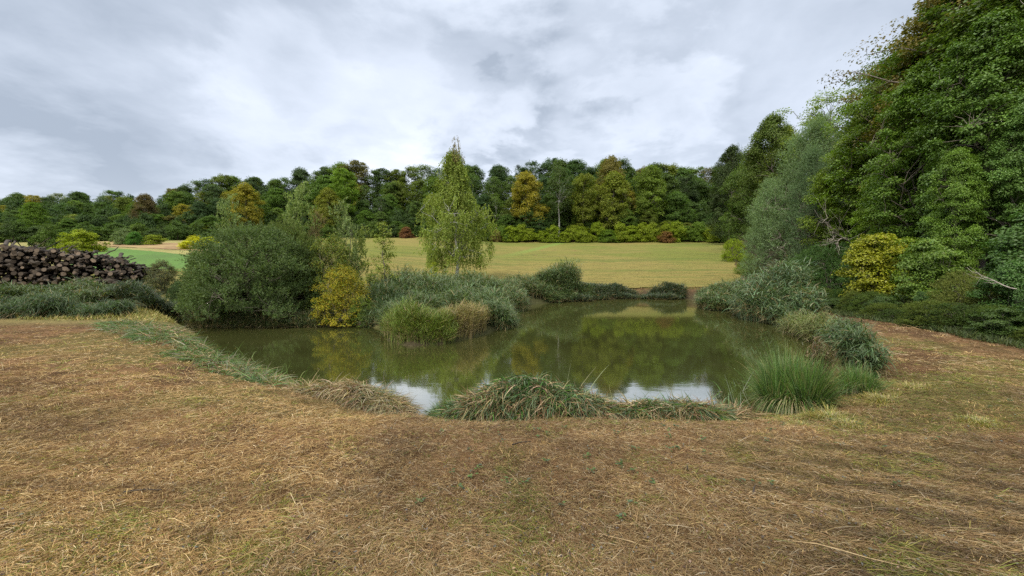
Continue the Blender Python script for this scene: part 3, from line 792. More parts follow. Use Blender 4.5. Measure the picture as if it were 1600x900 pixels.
for px, D, top, pr, c, wd, lab in (
    (1147, 62, 376, shrB, (0.172, 0.207, 0.019), .8, 'yellow green bush on the meadow corner below the willow'),
    (1168, 46, 398, shrB, (0.138, 0.172, 0.032), .7, 'pale bush under the lower grey willow'),
    (1262, 25, 395, shrB, (0.052, 0.086, 0.029), 1.0, 'dark bush below the leaning grey willow'),
    (1300, 22, 385, shrB, (0.052, 0.090, 0.032), 1.0, 'dark green bush under the pale dead branches'),
    (1335, 21, 400, shrA, (0.057, 0.103, 0.021), .8, 'green bush left of the yellow leaved bush'),
    (1375, 17.8, 366, shrA, (0.178, 0.172, 0.013), .92, 'yellow leaved bush glowing against the dark wood'),
    (1415, 17.3, 372, shrA, (0.121, 0.161, 0.015), .85, 'yellow green bush joined to the yellow leaved bush'),
    (1340, 18.5, 428, shrA, (0.046, 0.086, 0.023), .7, 'low dark bush at the foot of yellow leaved bush'),
    (1460, 14.6, 372, shrA, (0.086, 0.127, 0.023), .8, 'mid green bush right of the yellow leaved bush'),
    (1508, 12.6, 428, shrB, (0.115, 0.121, 0.037), .85, 'olive brown thicket by the mown path'),
    (1545, 12.0, 435, shrB, (0.103, 0.109, 0.037), .8, 'olive brown thicket under the fallen pale branch'),
    (1590, 11.2, 408, shrA, (0.052, 0.098, 0.026), .8, 'dark glossy bush at the right edge by the path'),
    (1440, 14.0, 455, shrA, (0.046, 0.083, 0.021), .6, 'low dark ivy clump beside the mown path'),
    (1395, 15.2, 462, shrA, (0.052, 0.092, 0.021), .6, 'low dark bramble at the turn of the path'),
    (1570, 10.0, 490, shrA, (0.040, 0.075, 0.023), .5, 'ground hugging dark bramble at the path edge'),
    (1650, 9.6, 430, shrA, (0.046, 0.081, 0.023), .7, 'dark bramble just past the path edge'),
    (1490, 11.6, 480, shrA, (0.044, 0.078, 0.023), .5, 'dark low bramble in front of olive thicket'),
    (1620, 13, 330, shrA, (0.052, 0.092, 0.026), 1.0, 'tall dark bush behind the glossy bush'),
    (1310, 18.5, 452, shrB, (0.046, 0.081, 0.026), .6, 'low dark bush behind the silvery reeds')):
    hill('shrub', pr, px, D, top, lab, 'shrub', c, wd, None, ('stems', 'foliage'), G_S)

g = rs(222)
for k in range(26):      # brambles spilling along the edge of the mown path
    y = 7.4 + k * .62 + g.uniform(-.2, .2); x = float(edge_x(y)) + g.uniform(.5, 1.3)
    c = [(.045, .070, .018), (.060, .082, .020), (.040, .058, .018), (.075, .090, .022)][k % 4]
    where_ = 'nearest the camera end of the path' if k < 7 else 'below the olive brown thicket' if k < 13 else 'below the yellow leaved bush' if k < 19 else 'where the path meets the reeds'
    put_tree('bramble', shrA if k % 4 == 0 else shrB, x, y, f"{['small', 'spreading'][k // 4 % 2]} {['dark green', 'mid green', 'very dark', 'olive'][k % 4]} low bramble {where_}", 'bramble', c, h=g.uniform(.35, .55) + .3 * (k // 4 % 2), wid=g.uniform(1.0, 1.8), rot=g.uniform(0, 6),
             group='brambles along the mown path', parts=('stems', 'foliage'))
# dead branches in the wood edge
def branch_mesh(seed, a, b, r, nside):
    g = rs(seed); a = np.array(a, float); b = np.array(b, float); L = np.linalg.norm(b - a)
    main = wander(g, a, b, 10, L * .012, -L * .03); parts = [tube(main, np.linspace(r, r * .25, 10), 6)]
    for q in range(nside):
        i = g.integers(2, 9); e = main[i] + unit((b - a) + g.normal(0, L * .45, 3)) * L * g.uniform(.15, .42)
        pth = wander(g, main[i], e, 5, L * .012, -L * .02)
        parts.append(tube(pth, np.linspace(r * .45, r * .1, 5), 4))
        for z in range(2):
            e2 = pth[3] + g.normal(0, L * .09, 3); parts.append(tube(wander(g, pth[2], e2, 4, L * .006), np.linspace(r * .2, r * .06, 4), 3))
    v, f, c = cat_parts(parts)
    return mesh_np('branch', v, f, None, (M_DEAD,), True)
def pt(px, py, D): return ((px - 800) / F * D, D, EYE + D * (HOR - py) / F)
D = 21.0
tag(link('dead_branch', branch_mesh(5, pt(1335, 385, 22), pt(1278, 335, 20), .035, 14)), 'bare pale dead branches poking from the wood above the reeds', 'branch')
tag(link('dead_branch', branch_mesh(6, pt(1318, 372, 21.5), pt(1283, 375, 19.8), .035, 9)), 'lower spray of grey dead twigs under the pale dead branches', 'branch')
tag(link('fallen_branch', branch_mesh(7, pt(1590, 452, 10.2), pt(1510, 418, 11.6), .017, 3)), 'long pale fallen branch leaning out of the olive thicket', 'branch')
tag(link('dead_branch', branch_mesh(8, pt(1598, 90, 14), pt(1580, 15, 14.2), .07, 4)), 'pale bare limb high in the trees at top right', 'branch')

# ================================================================== reeds, sedges, cut heaps
REED = [(.085, .130, .050), (.110, .160, .070), (.065, .105, .035), (.13, .175, .08), (.11, .14, .045)]
def reed_bed(name, seed, pts, rx, n, h, label, cols=REED, dry=0.12, leaf=.42, lw=.022, leafn=7, droop=.35, cat='reeds', lean=.10, brown_base=True, zmul=1.0):
    """upright stems with arching leaves, over several ellipses (x, y, rx, ry, height factor)"""
    g = rs(seed); P_ = []; Hh = []
    for (x, y, ax_, ay_, hf) in pts:
        m = int(n * ax_ * ay_ / sum(p[2] * p[3] for p in pts))
        a = g.uniform(0, 6.28, m); r = np.sqrt(g.random(m))
        xx = x + np.cos(a) * r * ax_; yy = y + np.sin(a) * r * ay_
        P_.append(np.stack([xx, yy, np.maximum(ground_z(xx, yy), -.1)], 1)); Hh.append(h * hf * (1 - .22 * r ** 3) * g.uniform(.7, 1.1, m))
    P_ = np.concatenate(P_); Hh = np.concatenate(Hh); m = len(P_)
    wob_ = (fbm(P_[:, 0] * 1.2, P_[:, 1] * 1.2, 3) - .5)[:, None]
    Hh = Hh * (1 + .9 * wob_[:, 0] + 1.1 * (fbm(P_[:, 0] * .45 + 31, P_[:, 1] * .3, 2) - .5))
    d = unit(np.array([0, 0, 1.]) + g.normal(0, lean, (m, 3)) + wob_ * np.array([.5, .2, 0]))
    straw = np.array([.26, .20, .10])
    sc_ = pick(g, cols, m, .15); isdry = g.random(m) < dry
    sc_[isdry] = straw * g.uniform(.7, 1.3, (isdry.sum(), 1))
    parts = [strips(g, P_, d, Hh, .009 + .003 * g.random(m), .06, 3, sc_)]
    for q in range(leafn):
        t = g.uniform(.25, 1.0, m)
        bpos = P_ + d * (Hh * t)[:, None]
        az = g.uniform(0, 6.28, m)
        dd = np.stack([np.cos(az), np.sin(az), g.uniform(.3, 1.6, m)], 1)
        c = pick(g, cols, m, .2); low = g.random(m) < dry * .4 + .6 * (t < .42) * (dry > .1)
        c[low] = straw * g.uniform(.6, 1.2, (low.sum(), 1))
        parts.append(strips(g, bpos, dd, leaf * g.uniform(.6, 1.3, m), lw * g.uniform(.7, 1.2, m), droop * g.uniform(.4, 1.8, m), 3, c, side=unit(np.stack([-np.sin(az), np.cos(az), 0 * az], 1) + g.normal(0, .3, (m, 3)))))
    v, f, c = cat_parts(parts)
    cx, cy = P_[:, 0].mean(), P_[:, 1].mean(); o = np.array([cx, cy, 0])
    ob = link(name, mesh_np(name, v - o, f, c, (M_GLOSSLEAF,)), loc=o, color=(1, 1, 1))
    return tag(ob, label, cat)
def E(px, D, w_px, dy, hf=1.0): return (at(px, D), D, w_px / F * D, dy, hf)

reed_bed('reed_bed', 901, [E(870, 32.6, 34, 1.5, 1.1), E(850, 31.8, 24, 1.2, .9), E(905, 33, 20, 1.0, .4), E(850, 30.2, 30, 1.0, .40), E(880, 31.3, 22, .8, .35)], 0, 4600, 1.75, 'tall blue green reed clump on the far shore right of birch', leaf=.5, lw=.04)
reed_bed('reed_bed', 902, [E(960, 34.6, 60, 1.0, .5), E(1040, 34.2, 32, 1.2, .7), E(925, 33.6, 26, 1.2, .5), E(895, 31.6, 30, 1.0, .45)], 0, 4200, 1.0, 'low dark reed fringe along the far shore below the meadow',
         cols=[(.06, .085, .045), (.08, .105, .055), (.045, .065, .035)], leaf=.45, lw=.035)
reed_bed('reed_bed', 903, [E(815, 30, 34, 1.6, .8), E(790, 27, 30, 1.6, .8), E(805, 24, 20, 1.5, .7)], 0, 3000, 1.5, 'brownish reeds between the spit and the far-shore reed clump', dry=.35, leaf=.4, lw=.03)
reed_bed('reed_bed', 904, [E(650, 21, 75, 2.4, 1.0), E(735, 19.5, 55, 2.4, .95), E(700, 25, 90, 2.0, .85), E(770, 18.2, 30, 1.4, .8)], 0, 9500, 1.45,
         'wide blue green reed bed covering the spit below the birch', leaf=.45, lw=.034, leafn=6)
reed_bed('reed_bed', 905, [E(620, 17.4, 30, .9, 1), E(600, 18.3, 25, 1, 1)], 0, 1800, 1.25, 'dark sedge patch beside the yellow shrub', cols=[(.05, .085, .03), (.07, .10, .035)], leaf=.5, lw=.02)
reed_bed('sedge_patch', 906, [E(640, 13.3, 30, .7, 1), E(676, 13.5, 32, .75, 1), E(655, 12.8, 38, .42, .75), E(690, 13.0, 20, .4, .7), E(618, 14.0, 16, .7, .8)], 0, 4400, .78, 'upright yellow green sedges at the tip of the spit', cols=[(.14, .19, .03), (.11, .16, .03), (.18, .20, .05)],
         dry=.15, leaf=.34, lw=.016, leafn=4, droop=.18)
reed_bed('sedge_patch', 907, [E(712, 14.0, 30, .7, 1), E(738, 15.0, 22, .8, 1.1), E(690, 15.2, 35, .8, 1)], 0, 3600, .85, 'tan seeding grasses on the right side of the spit tip', cols=[(.24, .20, .07), (.17, .17, .05), (.30, .23, .10)],
         dry=.4, leaf=.34, lw=.015, leafn=4, droop=.2)
reed_bed('reed_bed', 908, [E(775, 16.6, 28, .9, 1)], 0, 1500, 1.2, 'blue green reeds drooping over the water right of the spit', leaf=.45, lw=.024, lean=.25, droop=.5)
reed_bed('sedge_patch', 917, [E(345, 16.6, 55, .5, .9), E(430, 16.7, 60, .5, .9), E(500, 16.9, 30, .5, .8)], 0, 3600, .62, 'dark sedges along the waterline under the round willow shrub', cols=[(.04, .065, .022), (.06, .085, .03), (.10, .10, .04)],
         dry=.25, leaf=.35, lw=.018, leafn=4, droop=.4, lean=.25)
reed_bed('reed_bed', 918, [E(628, 15.8, 34, .8, .9), E(665, 15.6, 34, .8, 1), E(585, 17, 22, .7, .8)], 0, 3000, 1.15, 'blue green reeds just behind the sedges of the spit tip', leaf=.4, lw=.022, leafn=6)
# far right shore
reed_bed('reed_bed', 909, [E(1130, 24.5, 34, 1.7, 1), E(1118, 27, 22, 1.5, .9)], 0, 3000, 1.45, 'reed stand with brown stalks on the right shore, the farther one', dry=.28, leaf=.45, lw=.036)
reed_bed('reed_bed', 910, [E(1205, 18.8, 40, 1.5, 1.05), E(1238, 17.2, 28, 1.2, 1.0), E(1180, 20.5, 24, 1.3, .9)], 0, 3600, 1.7, 'tall silvery reed stand bowed over the right shore', dry=.22, leaf=.5, lw=.036, lean=.16, droop=.5, 
         cols=[(.10, .155, .075), (.13, .19, .10), (.075, .12, .05), (.16, .20, .09)])
reed_bed('sedge_patch', 911, [E(1262, 14.6, 22, .8, 1), E(1285, 13.0, 16, .7, .9)], 0, 1800, 1.2, 'pale yellow green grasses hanging at the water beside silvery reeds', cols=[(.17, .19, .06), (.13, .16, .05)], dry=.3, leaf=.5, lw=.016, lean=.3, droop=.6, leafn=5)
reed_bed('reed_bed', 912, [E(1342, 7.6, 15, .26, 1), E(1322, 8.5, 13, .3, 1.1), E(1362, 6.95, 9, .22, .7)], 0, 620, .66, 'dark reed clump leaning beside the mown path', cols=[(.08, .125, .05), (.11, .155, .07), (.055, .09, .03)],
         leaf=.28, lw=.018, lean=.2, droop=.6)
reed_bed('dry_sorrel', 913, [E(1283, 7.6, 14, .3, 1)], 0, 130, .62, 'reddish brown dry weeds between the two big tussocks', cols=[(.13, .085, .045), (.16, .12, .06), (.09, .10, .04)], dry=.2, leaf=.12, lw=.02, leafn=8, droop=.2, cat='weeds')
# left bank
reed_bed('reed_bed', 914, [E(-50, 16, 40, 1.2, .9), E(15, 17, 26, 1.1, 1.15), E(55, 16.4, 16, .7, .75)], 0, 3600, .92, 'grey green reeds at the far left end of the left bank', leaf=.42, lw=.028, dry=.14, lean=.16,
         cols=[(.085, .12, .04), (.11, .14, .06), (.06, .09, .03)])
reed_bed('reed_bed', 924, [E(88, 17.5, 20, 1, .8), E(122, 18.3, 24, 1.1, 1.2), E(150, 17.6, 14, .7, .9)], 0, 2800, .90, 'taller tufted reeds in front of the middle of the log pile', leaf=.45, lw=.03, dry=.2, lean=.2, droop=.5,
         cols=[(.10, .14, .055), (.075, .11, .04), (.13, .16, .08)])
reed_bed('reed_bed', 915, [E(222, 18.8, 42, 1.1, 1), E(252, 18.2, 26, .9, .9)], 0, 3000, 1.15, 'dark reed clump between log pile and round willow shrub', cols=[(.035, .055, .025), (.05, .07, .03), (.06, .085, .04)],
         leaf=.4, lw=.024)
reed_bed('reed_bed', 916, [E(168, 15.3, 22, .7, 1.1), E(118, 15.3, 20, .5, .6), E(72, 15.0, 22, .6, 1.0), E(20, 14.9, 20, .5, .6), E(-30, 15, 30, .7, .9)], 0, 2600, .72, 'lower green reeds sagging toward the water on the left bank', cols=[(.07, .11, .04), (.05, .08, .03)], leaf=.5, lw=.02, lean=.35, droop=.7)

def tussock(name, seed, x, y, r, h, n, cols, label, cat='grass tussock', w_=.010, z=None, spread=1.0):
    g = rs(seed)
    a = g.uniform(0, 6.28, n); rr = np.sqrt(g.random(n))
    k_ = g.integers(0, 9, n); ka = g.uniform(0, 6.28, 9); kr = g.random(9) ** .5 * r * .55; kl = g.uniform(.7, 1.15, 9)[k_]
    bx = np.cos(a) * rr * r * .2 + (np.cos(ka) * kr)[k_]; by = np.sin(a) * rr * r * .2 + (np.sin(ka) * kr)[k_]
    a = np.arctan2(by + np.sin(a) * r * .25, bx + np.cos(a) * r * .25) + g.normal(0, .35, n)
    z0 = (gz(x, y) if z is None else z)
    d = np.stack([np.cos(a) * rr * spread * .75 + g.normal(0, .12, n), np.sin(a) * rr * spread * .75 + g.normal(0, .12, n), 1.0 + 0 * a], 1)
    L = h * g.uniform(.75, 1.45, n) * kl
    c = pick(g, cols, n, .2)
    v, f, cc = strips(g, np.stack([bx, by, 0 * bx - .03], 1), d, L, w_ * g.uniform(.7, 1.3, n), .16 + .80 * rr * spread * g.uniform(.3, 1.5, n), 6, c, tip=.08,
                      side=unit(np.stack([-np.sin(a), np.cos(a), 0 * a], 1) + g.normal(0, .25, (n, 3))))
    m = n // 3                                       # older outer blades that have flopped over
    a2 = g.uniform(0, 6.28, m); b2 = np.stack([np.cos(a2) * r * .4 * g.random(m), np.sin(a2) * r * .4 * g.random(m), 0 * a2], 1)
    d2 = np.stack([np.cos(a2) * .40, np.sin(a2) * .40, .9 + g.normal(0, .15, m)], 1)
    v2, f2, c2 = strips(g, b2, d2, L[:m] * g.uniform(.7, 1.1, m), w_ * 1.1, g.uniform(.65, 1.15, m), 6, pick(g, [cols[0], cols[-1], cols[-2], (.26, .25, .11), (.30, .24, .13)], m, .2), tip=.08,
                        side=unit(np.stack([-np.sin(a2), np.cos(a2), 0 * a2], 1) + g.normal(0, .2, (m, 3))))
    v, f, cc = cat_parts([(v, f, cc), (v2, f2, c2)])
    v[:, 2] = np.maximum(v[:, 2], -.04)
    return tag(link(name, mesh_np(name, v, f, cc, (M_GLOSSLEAF,)), loc=(x, y, z0), color=(1, 1, 1)), label, cat)
TG = [(.10, .19, .035), (.07, .14, .03), (.13, .21, .06), (.16, .22, .09), (.20, .20, .08), (.05, .10, .025)]
x, y = at(1243, 6.1), 6.1
tussock('sedge_tussock', 31, x, y, .50, .95, 4200, TG, 'largest bright green sedge tussock at the right of the near shore', w_=.012, z=.10, spread=.44)
x, y = at(1345, 6.3), 6.3
tussock('sedge_tussock', 32, x, y, .36, .58, 2000, TG, 'smaller green sedge tussock below the dark leaning reeds', w_=.008, spread=.6)
YG = [(.27, .24, .05), (.33, .27, .08), (.20, .21, .05), (.36, .28, .12)]
for k, (px, D, r, h, lab) in enumerate(((1305, 5.0, .4, .22, 'yellow grass tuft touching the largest green tussock'), (1390, 5.6, .5, .20, 'yellow green grass tuft below the smaller tussock'),
        (1335, 4.5, .35, .14, 'flat yellow tuft nearest to the near shore heap'), (1445, 5.9, .5, .17, 'wide pale tuft on the mown ground right of the tussocks'),
        (1540, 4.4, .4, .16, 'straw coloured tuft by itself near the right edge'), (1262, 4.7, .3, .14, 'short yellow tuft in front of the largest green tussock'))):
    tussock('grass_tuft', 40 + k, at(px, D), D, r, h, 700, YG, lab, 'grass tuft', .006, spread=1.5)

def heap(name, seed, spine, n, cols, label, patchy=0, blade=.24, bw=.0135, dry=.35, cat='heap of cut reeds', upright=.06):
    """cut reeds thrown down along the shore: a low mound covered with tangled blades"""
    g = rs(seed)
    S = np.array([(at(p[0], p[1]), p[1], p[2], p[3]) for p in spine])    # x, y, radius, height
    t = g.random(n) * (len(S) - 1); i = np.minimum(t.astype(int), len(S) - 2); fr = (t - i)[:, None]
    c = S[i] * (1 - fr) + S[i + 1] * fr
    a = g.uniform(0, 6.28, n); rr = np.sqrt(g.random(n))
    x = c[:, 0] + np.cos(a) * rr * c[:, 2]; y = c[:, 1] + np.sin(a) * rr * c[:, 2] * .8
    lum = .75 + .5 * fbm(x * 3, y * 3, 3)
    hz_ = c[:, 3] * np.sqrt(np.clip(1 - rr ** 2.2, 0, 1)) * lum
    z = np.maximum(ground_z(x, y), 0.0) + hz_ * g.random(n) ** .3
    flow = fbm(x * 1.6 + 9, y * 1.6, 3) * 9
    az = np.where(g.random(n) < .35, a + g.normal(0, .9, n), flow + g.normal(0, .9, n))
    d = np.stack([np.cos(az), np.sin(az), g.normal(.12, .28, n)], 1)
    up = g.random(n) < upright; d[up, 2] += g.uniform(.8, 1.8, up.sum())
    if patchy:
        z = z - 3 * (g.random(n) < np.clip((fbm(x * 1.1, y * 1.1 + 70, 3) - .62 + patchy) * 6, 0, 1))
    cc = pick(g, cols, n, .22)
    patch = fbm(x * 2.2 + 3, y * 2.2 + 8, 3)
    isd = g.random(n) < dry * np.clip((patch - .3) * 5, .15, 2.0)
    cc[isd] = pick(g, [(.32, .24, .12), (.24, .16, .08), (.17, .105, .055), (.42, .33, .19)], isd.sum(), .2)
    v, f, c3 = strips(g, np.stack([x, y, z], 1), d, blade * g.uniform(.5, 1.5, n), bw * g.uniform(.6, 1.3, n), g.uniform(.1, .65, n), 4, cc, tip=.1)
    v[:, 2] = np.maximum(v[:, 2], -.05)
    # body of matted reed under the blades
    m = 26; uu = np.linspace(0, len(S) - 1, 60); i = np.minimum(uu.astype(int), len(S) - 2); fr = (uu - i)[:, None]
    cs = S[i] * (1 - fr) + S[i + 1] * fr; vv = np.linspace(-1, 1, m)
    dirs = np.gradient(cs[:, :2], axis=0); nrm2 = unit(np.stack([-dirs[:, 1], dirs[:, 0]], 1))
    bx = cs[:, None, 0] + nrm2[:, None, 0] * vv[None, :] * cs[:, None, 2] * .85; by = cs[:, None, 1] + nrm2[:, None, 1] * vv[None, :] * cs[:, None, 2] * .7
    endf = np.sin(np.clip(np.linspace(0, 1, 60), 0.0, 1) * np.pi)[:, None] ** .4
    bz = ground_z(bx, by) - .06 + .85 * cs[:, None, 3] * endf * np.sqrt(np.clip(1 - vv[None, :] ** 2, 0, 1)) * (.75 + .5 * fbm(bx * 3, by * 3, 3))
    bv = np.stack([bx, by, bz], -1).reshape(-1, 3)
    ii2, jj2 = np.meshgrid(np.arange(m - 1), np.arange(59))
    bf = np.stack([jj2 * m + ii2, jj2 * m + ii2 + 1, (jj2 + 1) * m + ii2 + 1, (jj2 + 1) * m + ii2], -1).reshape(-1, 4)
    if patchy: bv[:, 2] -= .25
    V_, F_, C_ = cat_parts([(v, f, c3), (bv, bf, np.tile([.04, .03, .016], (len(bf), 1)))])  # matted body coloured near black: painted shade for the gaps between blades
    o = np.array([S[:, 0].mean(), S[:, 1].mean(), 0])
    return tag(link(name, mesh_np(name, V_ - o, F_, C_, (M_GLOSSLEAF,)), loc=o, color=(1, 1, 1)), label, cat)
CUT = [(.075, .125, .045), (.11, .16, .08), (.05, .09, .03), (.17, .22, .12), (.08, .19, .025), (.16, .17, .08), (.04, .06, .025)]
heap('cut_reed_heap', 51, [(695, 5.9, .25, .08), (745, 5.95, .45, .34), (805, 6.05, .58, .66), (860, 6.0, .56, .62), (905, 5.9, .45, .40), (945, 5.8, .3, .14)], 27000, CUT,
     'tall heap of cut green and brown reeds on the near shore', dry=.30)
heap('cut_reed_heap', 52, [(940, 5.9, .25, .12), (1000, 5.85, .34, .26), (1060, 5.8, .36, .30), (1110, 5.8, .32, .22), (1160, 5.8, .22, .08)], 13000, CUT,
     'low line of cut reeds between tall heap and the big tussock', dry=.5, blade=.28)
DRY = [(.34, .27, .15), (.26, .19, .10), (.42, .35, .22), (.15, .17, .09), (.30, .25, .17)]
heap('cut_reed_heap', 53, [(470, 7.3, .25, .10), (520, 7.0, .42, .26), (565, 6.7, .45, .36), (598, 6.45, .34, .26), (622, 6.3, .22, .08)], 8000, DRY, 'mostly dry straw coloured heap of cut reeds left of the water gap', dry=.3, blade=.28, bw=.013)
heap('cut_reed_heap', 54, [(180, 13.2, .7, .14), (240, 11.4, .8, .20), (290, 9.9, .9, .22), (335, 8.8, .8, .16), (385, 8.0, .55, .12), (445, 7.5, .35, .08)], 15000,
     [(.08, .17, .035), (.12, .20, .06), (.06, .12, .03), (.16, .19, .10), (.24, .22, .15)], 'flattened green reeds lying along the left shore into the water', dry=.35, blade=.34, bw=.013, upright=.06, patchy=.12)

# loose green blades standing in the shallows
def blades(name, seed, pts, n, h, label, cols, cat, kind=None):
    g = rs(seed); P_ = []
    for px, D, w_ in pts:
        m = n // len(pts); x = at(px, D) + g.normal(0, w_, m); y = D + g.normal(0, w_, m)
        P_.append(np.stack([x, y, np.maximum(ground_z(x, y), -.02)], 1))
    P_ = np.concatenate(P_); m = len(P_); az = g.uniform(0, 6.28, m)
    d = np.stack([np.cos(az) * .5, np.sin(az) * .5, 1 + 0 * az], 1)
    v, f, c = strips(g, P_, d, h * g.uniform(.5, 1.4, m), .014, g.uniform(.1, .7, m), 5, pick(g, cols, m, .2), tip=.1)
    v[:, 2] = np.maximum(v[:, 2], -.03)
    return tag(link(name, mesh_np(name, v, f, c, (M_GLOSSLEAF,)), color=(1, 1, 1)), label, cat, kind=kind)
for k, (px, D, w_, n_, h_, lab, cols_, nm, cat_) in enumerate((
    (1135, 6.9, .16, 14, .42, 'green reed shoots in the shallows farthest left of the big tussock', [(.12, .18, .07), (.16, .2, .12)], 'reed_shoots', 'reed shoots'),
    (1168, 6.5, .14, 16, .40, 'green reed shoots in the shallows close beside the big tussock', [(.12, .18, .07), (.16, .2, .12)], 'reed_shoots', 'reed shoots'),
    (1150, 7.7, .16, 12, .42, 'few reed shoots standing out in the water beyond the tussock', [(.12, .18, .07), (.16, .2, .12)], 'reed_shoots', 'reed shoots'),
    (400, 8.5, .2, 50, .42, 'green reed shoots at the middle of the left shore strip', [(.10, .20, .03), (.13, .19, .05)], 'reed_shoots', 'reed shoots'),
    (435, 8.1, .2, 45, .40, 'green reed shoots at the right end of the left shore strip', [(.10, .20, .03), (.13, .19, .05)], 'reed_shoots', 'reed shoots'),
    (340, 10.2, .35, 70, .45, 'green reed shoots in the water off the upper left shore', [(.10, .20, .03), (.13, .19, .05)], 'reed_shoots', 'reed shoots'),
    (480, 7.1, .10, 22, .42, 'pale dry stalks standing up on the left part of shore', [(.40, .32, .20)], 'dry_stalks', 'stalks'),
    (860, 6.2, .35, 30, .95, 'long green blades arching up out of the tall heap', [(.11, .17, .05), (.2, .2, .1)], 'long_blades', 'reed shoots'),
    (1040, 6.1, .22, 14, .55, 'few long blades rising from the low line of cut reeds', [(.13, .17, .07), (.3, .25, .14)], 'long_blades', 'reed shoots'))):
    blades(nm, 61 + k, [(px, D, w_)], n_, h_, lab, cols_, cat_)

# ================================================================== log pile
def mat_log():
    m = bpy.data.materials.new('log_end'); m.use_nodes = True
    k = NT(m.node_tree); pb = k.n['Principled BSDF']
    tc = k.new('ShaderNodeTexCoord'); oi = k.new('ShaderNodeObjectInfo')
    wv = k.new('ShaderNodeTexWave', wave_type='RINGS', rings_direction='Z'); wv.inputs['Scale'].default_value = 14; wv.inputs['Distortion'].default_value = 1.5
    k.l.new(tc.outputs['Object'], wv.inputs[0])
    c = k.mix(wv.outputs['Fac'], (0.30, 0.22, 0.15), (0.17, 0.12, 0.08))
    c = k.mix(1.0, c, k.new('ShaderNodeObjectInfo').outputs['Color'], 'MULTIPLY')
    k.l.new(c, pb.inputs['Base Color']); pb.inputs['Roughness'].default_value = .9
    return m
M_LOGEND = mat_log()
M_LOGBARK = mat_bark('log_bark', (.018, .012, .007), (.062, .045, .029), (14, 14, 3))
def log_mesh(seed, L, r):
    g = rs(seed); p = wander(g, (0, 0, 0), (0, 0, L), 6, L * .02)
    v, f, _ = tube(p, np.linspace(r * 1.05, r * .85, 6), 9, rng=g, rough=.06)
    me_v = np.concatenate([v, p[:1], p[-1:]]); n = len(v)
    caps = [[n, (j + 1) % 9, j, n] for j in range(9)] + [[n + 1, n - 9 + j, n - 9 + (j + 1) % 9, n + 1] for j in range(9)]
    import bmesh
    bm = bmesh.new(); vs = [bm.verts.new(q) for q in me_v]
    for q in f: bm.faces.new([vs[i] for i in q]).material_index = 0
    for q in caps:
        fc = bm.faces.new([vs[q[0]], vs[q[1]], vs[q[2]]]); fc.material_index = 1
    me = bpy.data.meshes.new('log'); bm.to_mesh(me); bm.free()
    me.materials.append(M_LOGBARK); me.materials.append(M_LOGEND)
    for pl in me.polygons: pl.use_smooth = pl.material_index == 0
    return me
logs = [log_mesh(700 + i, 2.4 + .25 * (i % 4), .062 + .012 * i) for i in range(8)]
g = rs(99)
PY = 30.0
def pile_h(x):   # profile of the pile, seen from the pond; x in metres
    return float(np.interp(x, [-50, -44, -40, -36, -33, -31, -28.8, -27.3, -26.6], [2.4, 2.55, 2.5, 2.65, 2.35, 2.2, 1.75, .9, .1])) * 1.08
count = 0
for x in np.arange(-39.6, -26.8, .31):
    ph_ = pile_h(x); zc = .14
    while zc < ph_ and count < 296:
        xx = x + g.normal(0, .09); me = logs[g.integers(8)]
        yb = PY - 1.2 + zc * .35 + g.normal(0, .38)
        o = link('log', me, loc=(xx, yb, gz(x, PY) + zc + g.normal(0, .05)), color=tuple([g.uniform(.2, .95) * (1.7 if g.random() < .15 else 1)] * 3))
        # log axis: pointing away from the pond, a little askew, the pale cut end towards it
        o.rotation_euler = (R(-90) + g.normal(0, .12), 0, g.normal(0, .22) + .80)
        top = zc > ph_ - .45
        right = x > -29.5
        tone_ = o.color[0]; ri = logs.index(me)
        where_ = ('on top' if top else 'at the bottom' if zc < .8 else 'low' if zc < 1.4 else 'high')
        part_ = ('at the right tip' if xx > -29.3 else 'right of the centre' if xx > -32 else 'near the centre' if xx > -35 else 'left of the centre' if xx > -38 else 'at the far left')
        tag(o, f"{'thin' if ri < 3 else 'medium' if ri < 6 else 'thick'} log with {'dark' if tone_ < .35 else 'brown' if tone_ < .7 else 'pale'} cut end {where_} in the pile, {part_}",
            'log', 'cut logs stacked in the log pile')
        count += 1
        zc += g.uniform(.25, .42)
parts = []
for q in range(1500):   # thin branchwood and the inside of the pile
    x = g.uniform(-60, -26.8); ph_ = pile_h(x); z = g.random() ** .7 * ph_ * 1.02; yb = PY - 1.0 + z * .3 + g.uniform(-.25, 2.6)
    x = x * (yb + .2) / PY; a = np.array([x, yb, gz(x, PY) + z]); dr = unit(np.array([-.85 + g.normal(0, .45), 1, g.normal(.0, .22)])); L = g.uniform(1.2, 2.8); r = g.uniform(.03, .12)
    if z > ph_ * .9 and g.random() < .5: dr = unit(g.normal(0, 1, 3) * np.array([1, .6, .6])); L *= .6; r = .035
    parts.append(tube(wander(g, a, a + dr * L, 5, .05), np.linspace(r, r * .6, 5), 6))
v, f, c = cat_parts(parts)
o_ = np.array([-36, PY, gz(-36, PY)])
tag(link('branchwood', mesh_np('branchwood', v - o_, f, None, (M_LOGBARK,), True), loc=o_), 'tangle of dark branchwood filling the log pile', 'branchwood', kind='stuff')
